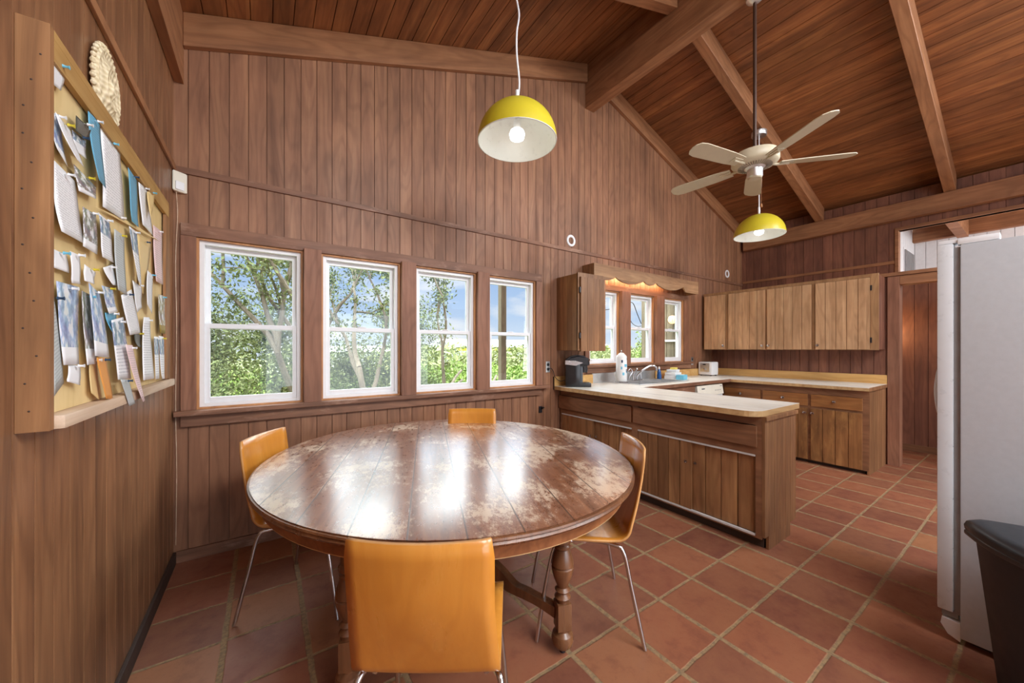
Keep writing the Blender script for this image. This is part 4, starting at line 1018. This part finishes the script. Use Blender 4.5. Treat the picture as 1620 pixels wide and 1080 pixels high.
FX, FY, FZ = 3.745, 1.335, 2.86
cf = empty('ceiling_fan', (FX, FY, 4.23), 'beige ceiling fan with five blades on brown rod below the ridge beam', 'ceiling fan')
MB().lathe([(.05, 4.229), (.065, 4.21), (.06, 4.17), (.02, 4.14)], (FX, FY, 0), 24).build('canopy', 'steel', cf, True)
MB().tube([(FX, FY, 2.94), (FX, FY, 4.16)], .013, 12).build('rod', 'brownmetal', cf, True)
MB().lathe([(.03, 2.945), (.10, 2.94), (.155, 2.92), (.165, 2.895), (.165, 2.855), (.155, 2.84), (.12, 2.825), (.08, 2.815)], (FX, FY, 0), 48).build('motor_housing', 'fan', cf, True)
m = MB()
for k in range(40):
    a = 2*math.pi*k/40; c, s = math.cos(a), math.sin(a)
    m.tube([(FX+.075*c, FY+.075*s, 2.8135), (FX+.118*c, FY+.118*s, 2.823)], .0022, 4)
m.build('vent_ribs', 'silver', cf)
MB().lathe([(.07, 2.815), (.055, 2.8), (.055, 2.745), (.05, 2.735)], (FX, FY, 0), 32).build('switch_housing', 'steel', cf, True)
MB().lathe([(.05, 2.735), (.045, 2.725), (.01, 2.722)], (FX, FY, 0), 32).build('bottom_cap', 'fan', cf, True)
for k in range(5):
    a = 2*math.pi*k/5+.42; rot = Matrix.Translation((FX, FY, 2.835)) @ Matrix.Rotation(a, 4, 'Z') @ Matrix.Rotation(math.radians(11), 4, 'X')
    m = MB(); n = 10; out = [(.17, -.05), (.3, -.062), (.6, -.07), (.65, -.06), (.675, -.03), (.68, 0), (.675, .03), (.65, .06), (.6, .07), (.3, .062), (.17, .05)]
    m.prism([(x, y, -.003) for x, y in out], (0, 0, .006), None); m.xf(rot); bl = m.build('blade', 'fan', cf)
    m = MB().tube([(.10, 0, .0), (.15, 0, -.008), (.24, 0, -.008)], .010, 8).box(.17, .26, -.028, .028, -.009, -.0035, .002); m.xf(rot); m.build('blade_iron', 'fan', bl)
MB().tube([(FX+.04, FY-.03, 2.74), (FX+.04, FY-.03, 2.53)], .0015, 5).lathe([(.003, 2.495), (.009, 2.5), (.007, 2.52), (.002, 2.53)], (FX+.04, FY-.03, 0), 10).build('pull_chain', 'drawer_r', cf)

# ------------------------------------------------------------------ refrigerator
RX = 3.12
rf = empty('refrigerator', (3.55, -.15, 0), 'tall white refrigerator at the right edge, side panel facing the room', 'refrigerator')
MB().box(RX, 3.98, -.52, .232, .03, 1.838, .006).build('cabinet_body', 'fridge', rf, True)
MB().box(RX+.012, 3.97, .2325, .252, .13, 1.83).build('gasket', 'gasket', rf)
for nm, x0, x1 in (('freezer_door', RX, 3.50), ('fridge_door', 3.505, 3.98)):
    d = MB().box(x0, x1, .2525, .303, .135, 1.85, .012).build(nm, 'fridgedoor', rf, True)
    hx = 3.45 if x0 == RX else 3.555
    pts = [(hx, .304, 1.33), (hx, .318, 1.27), (hx, .330, 1.14), (hx, .318, 1.0), (hx, .304, .94)]
hx = RX+.055
for hx in (RX+.32, 3.555):
    MB().tube(bez([(hx, .300, 1.315), (hx, .325, 1.25), (hx, .336, 1.137), (hx, .325, 1.02), (hx, .300, .955)], 8), .014, 10).build('door_handle', 'fridgedoor', rf, True)
MB().prism([(RX+.004, .2325, .012), (RX+.004, .27, .03), (RX+.004, .292, .07), (RX+.004, .288, .10), (RX+.004, .2325, .095)], (.85, 0, 0), None).build('base_grille', 'white', rf)
m = MB().box(RX+.01, RX+.09, .20, .30, 1.8505, 1.868, .005).box(RX+.004, RX+.06, .122, .242, 1.8385, 1.868, .010); m.build('hinge_cover', 'white', rf, True)
MB().box(RX+.02, RX+.06, .24, .29, .105, .134).build('lower_hinge', 'gasket', rf)
MB().box(RX+.05, RX+.1, -.48, -.43, 0, .03).box(RX+.05, RX+.1, .15, .2, 0, .03).box(3.85, 3.9, .15, .2, 0, .03).box(3.85, 3.9, -.48, -.43, 0, .03).build('feet', 'black', rf)

# ------------------------------------------------------------------ trash can (D shaped)
tcn = empty('trash_can', (2.985, -.06, 0), 'black plastic half round trash can with lid in front of the refrigerator', 'trash can', rz=math.radians(203))
def dshape(w, d, n=28):
    pts = [(0, -w/2+.05), (0, w/2-.05), (.006, w/2-.028), (.02, w/2-.012)]
    pts += [(.035+(d-.035)*math.sin(math.pi*k/n)**.85, w/2*math.cos(math.pi*k/n)) for k in range(0, n+1)]
    pts += [(.02, -w/2+.012), (.006, -w/2+.028)]
    return pts
def dloft(sections, name, mat, par=tcn, cap=True):
    m = MB(); R = []
    for w, d, off, z in sections:
        R.append([m.b.verts.new((x+off, y, z)) for x, y in dshape(w, d)])
    for a, b in zip(R, R[1:]):
        n = len(a)
        for k in range(n): m.b.faces.new((a[k], a[(k+1) % n], b[(k+1) % n], b[k]))
    if cap: m.b.faces.new(R[0][::-1]); m.b.faces.new(R[-1])
    return m.build(name, mat, par, True, local=True)
dloft([(.40, .30, .02, 0), (.42, .32, .018, .01), (.53, .42, .002, .60)], 'body', 'bin')
dloft([(.575, .458, -.014, .603), (.58, .462, -.015, .608), (.58, .462, -.015, .620), (.57, .455, -.012, .625)], 'rim_band', 'binlid')
dloft([(.578, .462, -.014, .6255), (.582, .466, -.015, .642), (.57, .455, -.012, .658), (.54, .43, .0, .668), (.50, .395, .012, .671)], 'lid', 'binlid')
dloft([(.30, .25, .06, .6712), (.29, .24, .065, .676)], 'lid_panel', 'bin')
MB().box(.30, .34, .195, .215, .57, .60, .002).build('clip', 'black', tcn, local=True)

# ------------------------------------------------------------------ outdoors
struct(tag(MB().box(-80, 120, 3.6, 160, -2.9, -2.8).build('ground', 'far'), 'dry grassy ground outside', None)); 
rnd = np.random.default_rng(11)
def leaf_mesh(name, pts, size, mat, parent=None, jitter=.5, loc=(0, 0, 0)):
    n = len(pts); a = rnd.normal(size=(n, 3)); a /= np.linalg.norm(a, axis=1)[:, None]
    b = rnd.normal(size=(n, 3)); b -= (b*a).sum(1)[:, None]*a; b /= np.linalg.norm(b, axis=1)[:, None]
    s = size*(1+jitter*(rnd.random((n, 1))-.5)*2)
    P = np.asarray(pts)-np.array(loc)
    V = np.stack([P-a*s, P+b*s*.38, P+a*s, P-b*s*.38], 1).reshape(-1, 3)
    me = bpy.data.meshes.new(name); me.vertices.add(4*n); me.vertices.foreach_set('co', V.astype(np.float32).ravel())
    me.loops.add(4*n); me.loops.foreach_set('vertex_index', np.arange(4*n, dtype=np.int32))
    me.polygons.add(n); me.polygons.foreach_set('loop_start', np.arange(0, 4*n, 4, dtype=np.int32)); me.polygons.foreach_set('loop_total', np.full(n, 4, dtype=np.int32))
    me.update(); me.validate(); me.materials.append(M[mat])
    o = bpy.data.objects.new(name, me); COL.objects.link(o)
    if parent is not None: o.parent = parent
    return o
def clump(c, r, n, shell=.5):
    d = rnd.normal(size=(n, 3)); d /= np.linalg.norm(d, axis=1)[:, None]
    return np.array(c)+d*np.array(r)*(shell+(1-shell)*rnd.random((n, 1)))
def grow(m, p, d, L, r, depth, tips, spread=.55):
    pts = [p]; q = p.copy(); dd = d.copy(); k = 5
    for i in range(k):
        dd = (dd+Vector([random.uniform(-.22, .22) for _ in range(3)])+Vector((0, .5 if q.y < 5.9 else 0, 0))).normalized(); q = q+dd*L/k; pts.append(q.copy())
    m.tube(pts, [r*(1-.45*i/k) for i in range(k+1)], 7)
    if depth == 0: tips += pts[2:]; return
    if q.x > 3.4 and q.y < 9: return
    if depth < 3: tips.append(pts[-1]); tips.append(pts[3])
    for j in range(random.choice((2, 3))):
        nd = (dd+Vector([random.uniform(-1, 1)*spread for _ in range(3)])+Vector((0, 0, .12))).normalized()
        grow(m, pts[random.choice((3, 4, 5))] if j else pts[-1], nd, L*.76, r*.56, depth-1, tips, spread)
def tree(base, dirs, L, r, depth, label, leaves, size, rad, mat='leaf', extra=()):
    t = empty('tree', base, label, 'tree'); m = MB(); tips = []
    for d in dirs: grow(m, Vector(base), Vector(d).normalized(), L, r, depth, tips)
    m.build('trunk', 'bark', t, True)
    tips = [q for q in tips if q.y > 4.9 and q.x < 4.4 or q.y > 9]
    per = max(1, leaves//max(1, len(tips)))
    P = [clump(tuple(q), (rad, rad, rad*.9), per, .1) for q in tips]
    for c, rr, n in extra: P.append(clump(c, rr, n, .0))
    leaf_mesh('leaves', np.concatenate(P), size, mat, t, loc=base)
tree((1.1, 7.0, -2.8), [(-.25, -.1, 1), (.1, .1, 1), (.42, -.1, 1)], 2.5, .13, 4, 'grey green leafy tree right outside the two left dining windows', 24000, .032, .26,
     extra=[((-.35, 6.6, 1.4), (.8, .5, 1.3), 10000), ((.9, 7.2, .6), (.9, .6, .8), 7500), ((-.2, 6.2, .5), (.8, .5, .7), 6000), ((2.0, 8.6, .9), (1.1, .6, 1.0), 9000), ((.6, 8.0, 1.6), (1.0, .6, 1.0), 7000)])
tree((3.1, 8.3, -2.8), [(.05, -.1, 1), (.35, .1, 1)], 2.3, .10, 4, 'thinner leafy tree outside the third dining window', 12000, .032, .24,
     extra=[((3.0, 8.6, .7), (1.0, .6, .8), 8000), ((3.9, 8.8, .3), (.8, .5, .6), 4500), ((3.3, 8.3, 1.9), (.9, .4, .8), 4500)])
# undergrowth: near bright bushes and further scrub
P = []
for k in range(60):
    x = random.uniform(-2.5, 9.5); y = random.uniform(9.5, 14); h = random.uniform(.35, .85)
    P.append(clump((x, y, -1.2+h*.6), (1.3, 1.1, 1.35+h*.4), 1300, .85))
tag(leaf_mesh('undergrowth', np.concatenate(P), .065, 'bush'), 'dense bright green bushes below the windows outside', 'bushes', kind='stuff')
P = []
for k in range(120):
    y = random.uniform(17, 45); x = y*random.uniform(-.3, 2.6); 
    P.append(clump((x, y, -1.2+random.uniform(0, .5)), (2.6, 2.0, 2.0+random.random()*.8+y*.006), 420, .9))
tag(leaf_mesh('scrubland', np.concatenate(P), .22, 'far'), 'olive green scrub reaching to the horizon outside', 'bushes', kind='stuff')
tree((15.5, 12.5, -2.8), [(0, 0, 1)], 1.9, .09, 3, 'small round bush tree outside the middle kitchen window', 2500, .08, .5, 'bush')
# distant warehouses
wh = empty('warehouse', (55, 66, -2.8), 'long low white warehouse with yellow stripe far beyond the scrub', 'building')
MB().box(32, 78, 66, 80, -2.8, 1.7).build('walls', 'shed', wh); MB().prism([(31, 65.5, 1.7), (31, 80.5, 1.7), (31, 73, 3.5)], (48, 0, 0), None).build('roof', 'shed', wh)
MB().box(31.9, 78, 65.9, 65.99, 1.0, 1.5).build('stripe', 'yellow', wh)
wh = empty('warehouse', (10, 70, -2.8), 'pale shed far away behind the leafy trees', 'building')
MB().box(2, 26, 70, 82, -2.8, .8).build('walls', 'shed', wh); MB().prism([(1, 69.5, .8), (1, 82.5, .8), (1, 76, 1.9)], (26, 0, 0), None).build('roof', 'shed', wh)
# porch post
pp = empty('porch_post', (3.42, 4.6, -2.8), 'grey weathered porch post outside the fourth dining window', 'post')
MB().box(3.375, 3.465, 4.555, 4.645, -2.8, 3.2, .004).build('post', 'outwood', pp)
# neighbouring wing with its lamp
wg = empty('house_wing', (7.9, 4.0, -2.8), 'weathered board wall of the house wing outside the right kitchen windows', 'building')
m = planks(MB(), 7.2, 1, 3.25, 4.80, -2.8, 3.6, .16, .03, axis='y', gap=.012, depth=.012); m.build('board_wall', 'outwood', wg)
MB().box(7.16, 7.30, 4.801, 4.915, -2.8, 3.6, .004).build('corner_post', 'outwood', wg)
MB().box(7.165, 7.198, 3.3, 4.80, 1.50, 1.54).build('ledger', 'whitepaint', wg)
wl = empty('wall_light', (7.2, 4.16, 1.93), 'round caged globe light glowing on the weathered outside wall', 'lamp')
MB().lathe([(.07, 7.199), (.07, 7.17), (.05, 7.15)], (0, 4.16, 1.93), 24, 'x').build('base', 'brownmetal', wl, True)
MB().ball((7.09, 4.16, 1.93), .085).build('globe', 'warmglobe', wl, True)
m = MB()
for k in range(6):
    a = math.pi*k/6; m.tube([(7.09+.09*math.cos(q)*math.cos(a), 4.16+.09*math.cos(q)*math.sin(a), 1.93+.09*math.sin(q)) for q in np.linspace(0, 2*math.pi, 17)], .0025, 4)
m.build('cage', 'brownmetal', wl)
tag(MB().tube(bez([(4.9, 5.3, 2.02), (6.06, 4.97, 2.13), (6.5, 4.95, 2.24), (6.79, 4.95, 2.322), (6.93, 4.95, 2.315), (7.06, 4.95, 2.11), (7.17, 4.93, 1.9)]), .009, 6).build('power_cable', 'black'), 'black cable drooping to the house wing outside the middle kitchen window', 'cable')
tag(MB().tube(bez([(6.60, 4.95, 2.28), (6.72, 4.95, 2.12), (6.80, 4.95, 2.0), (6.91, 4.95, 1.89), (7.05, 4.95, 1.84), (7.17, 4.93, 1.845)]), .007, 6).build('power_cable', 'black'), 'lower looping black cable outside the middle kitchen window', 'cable')
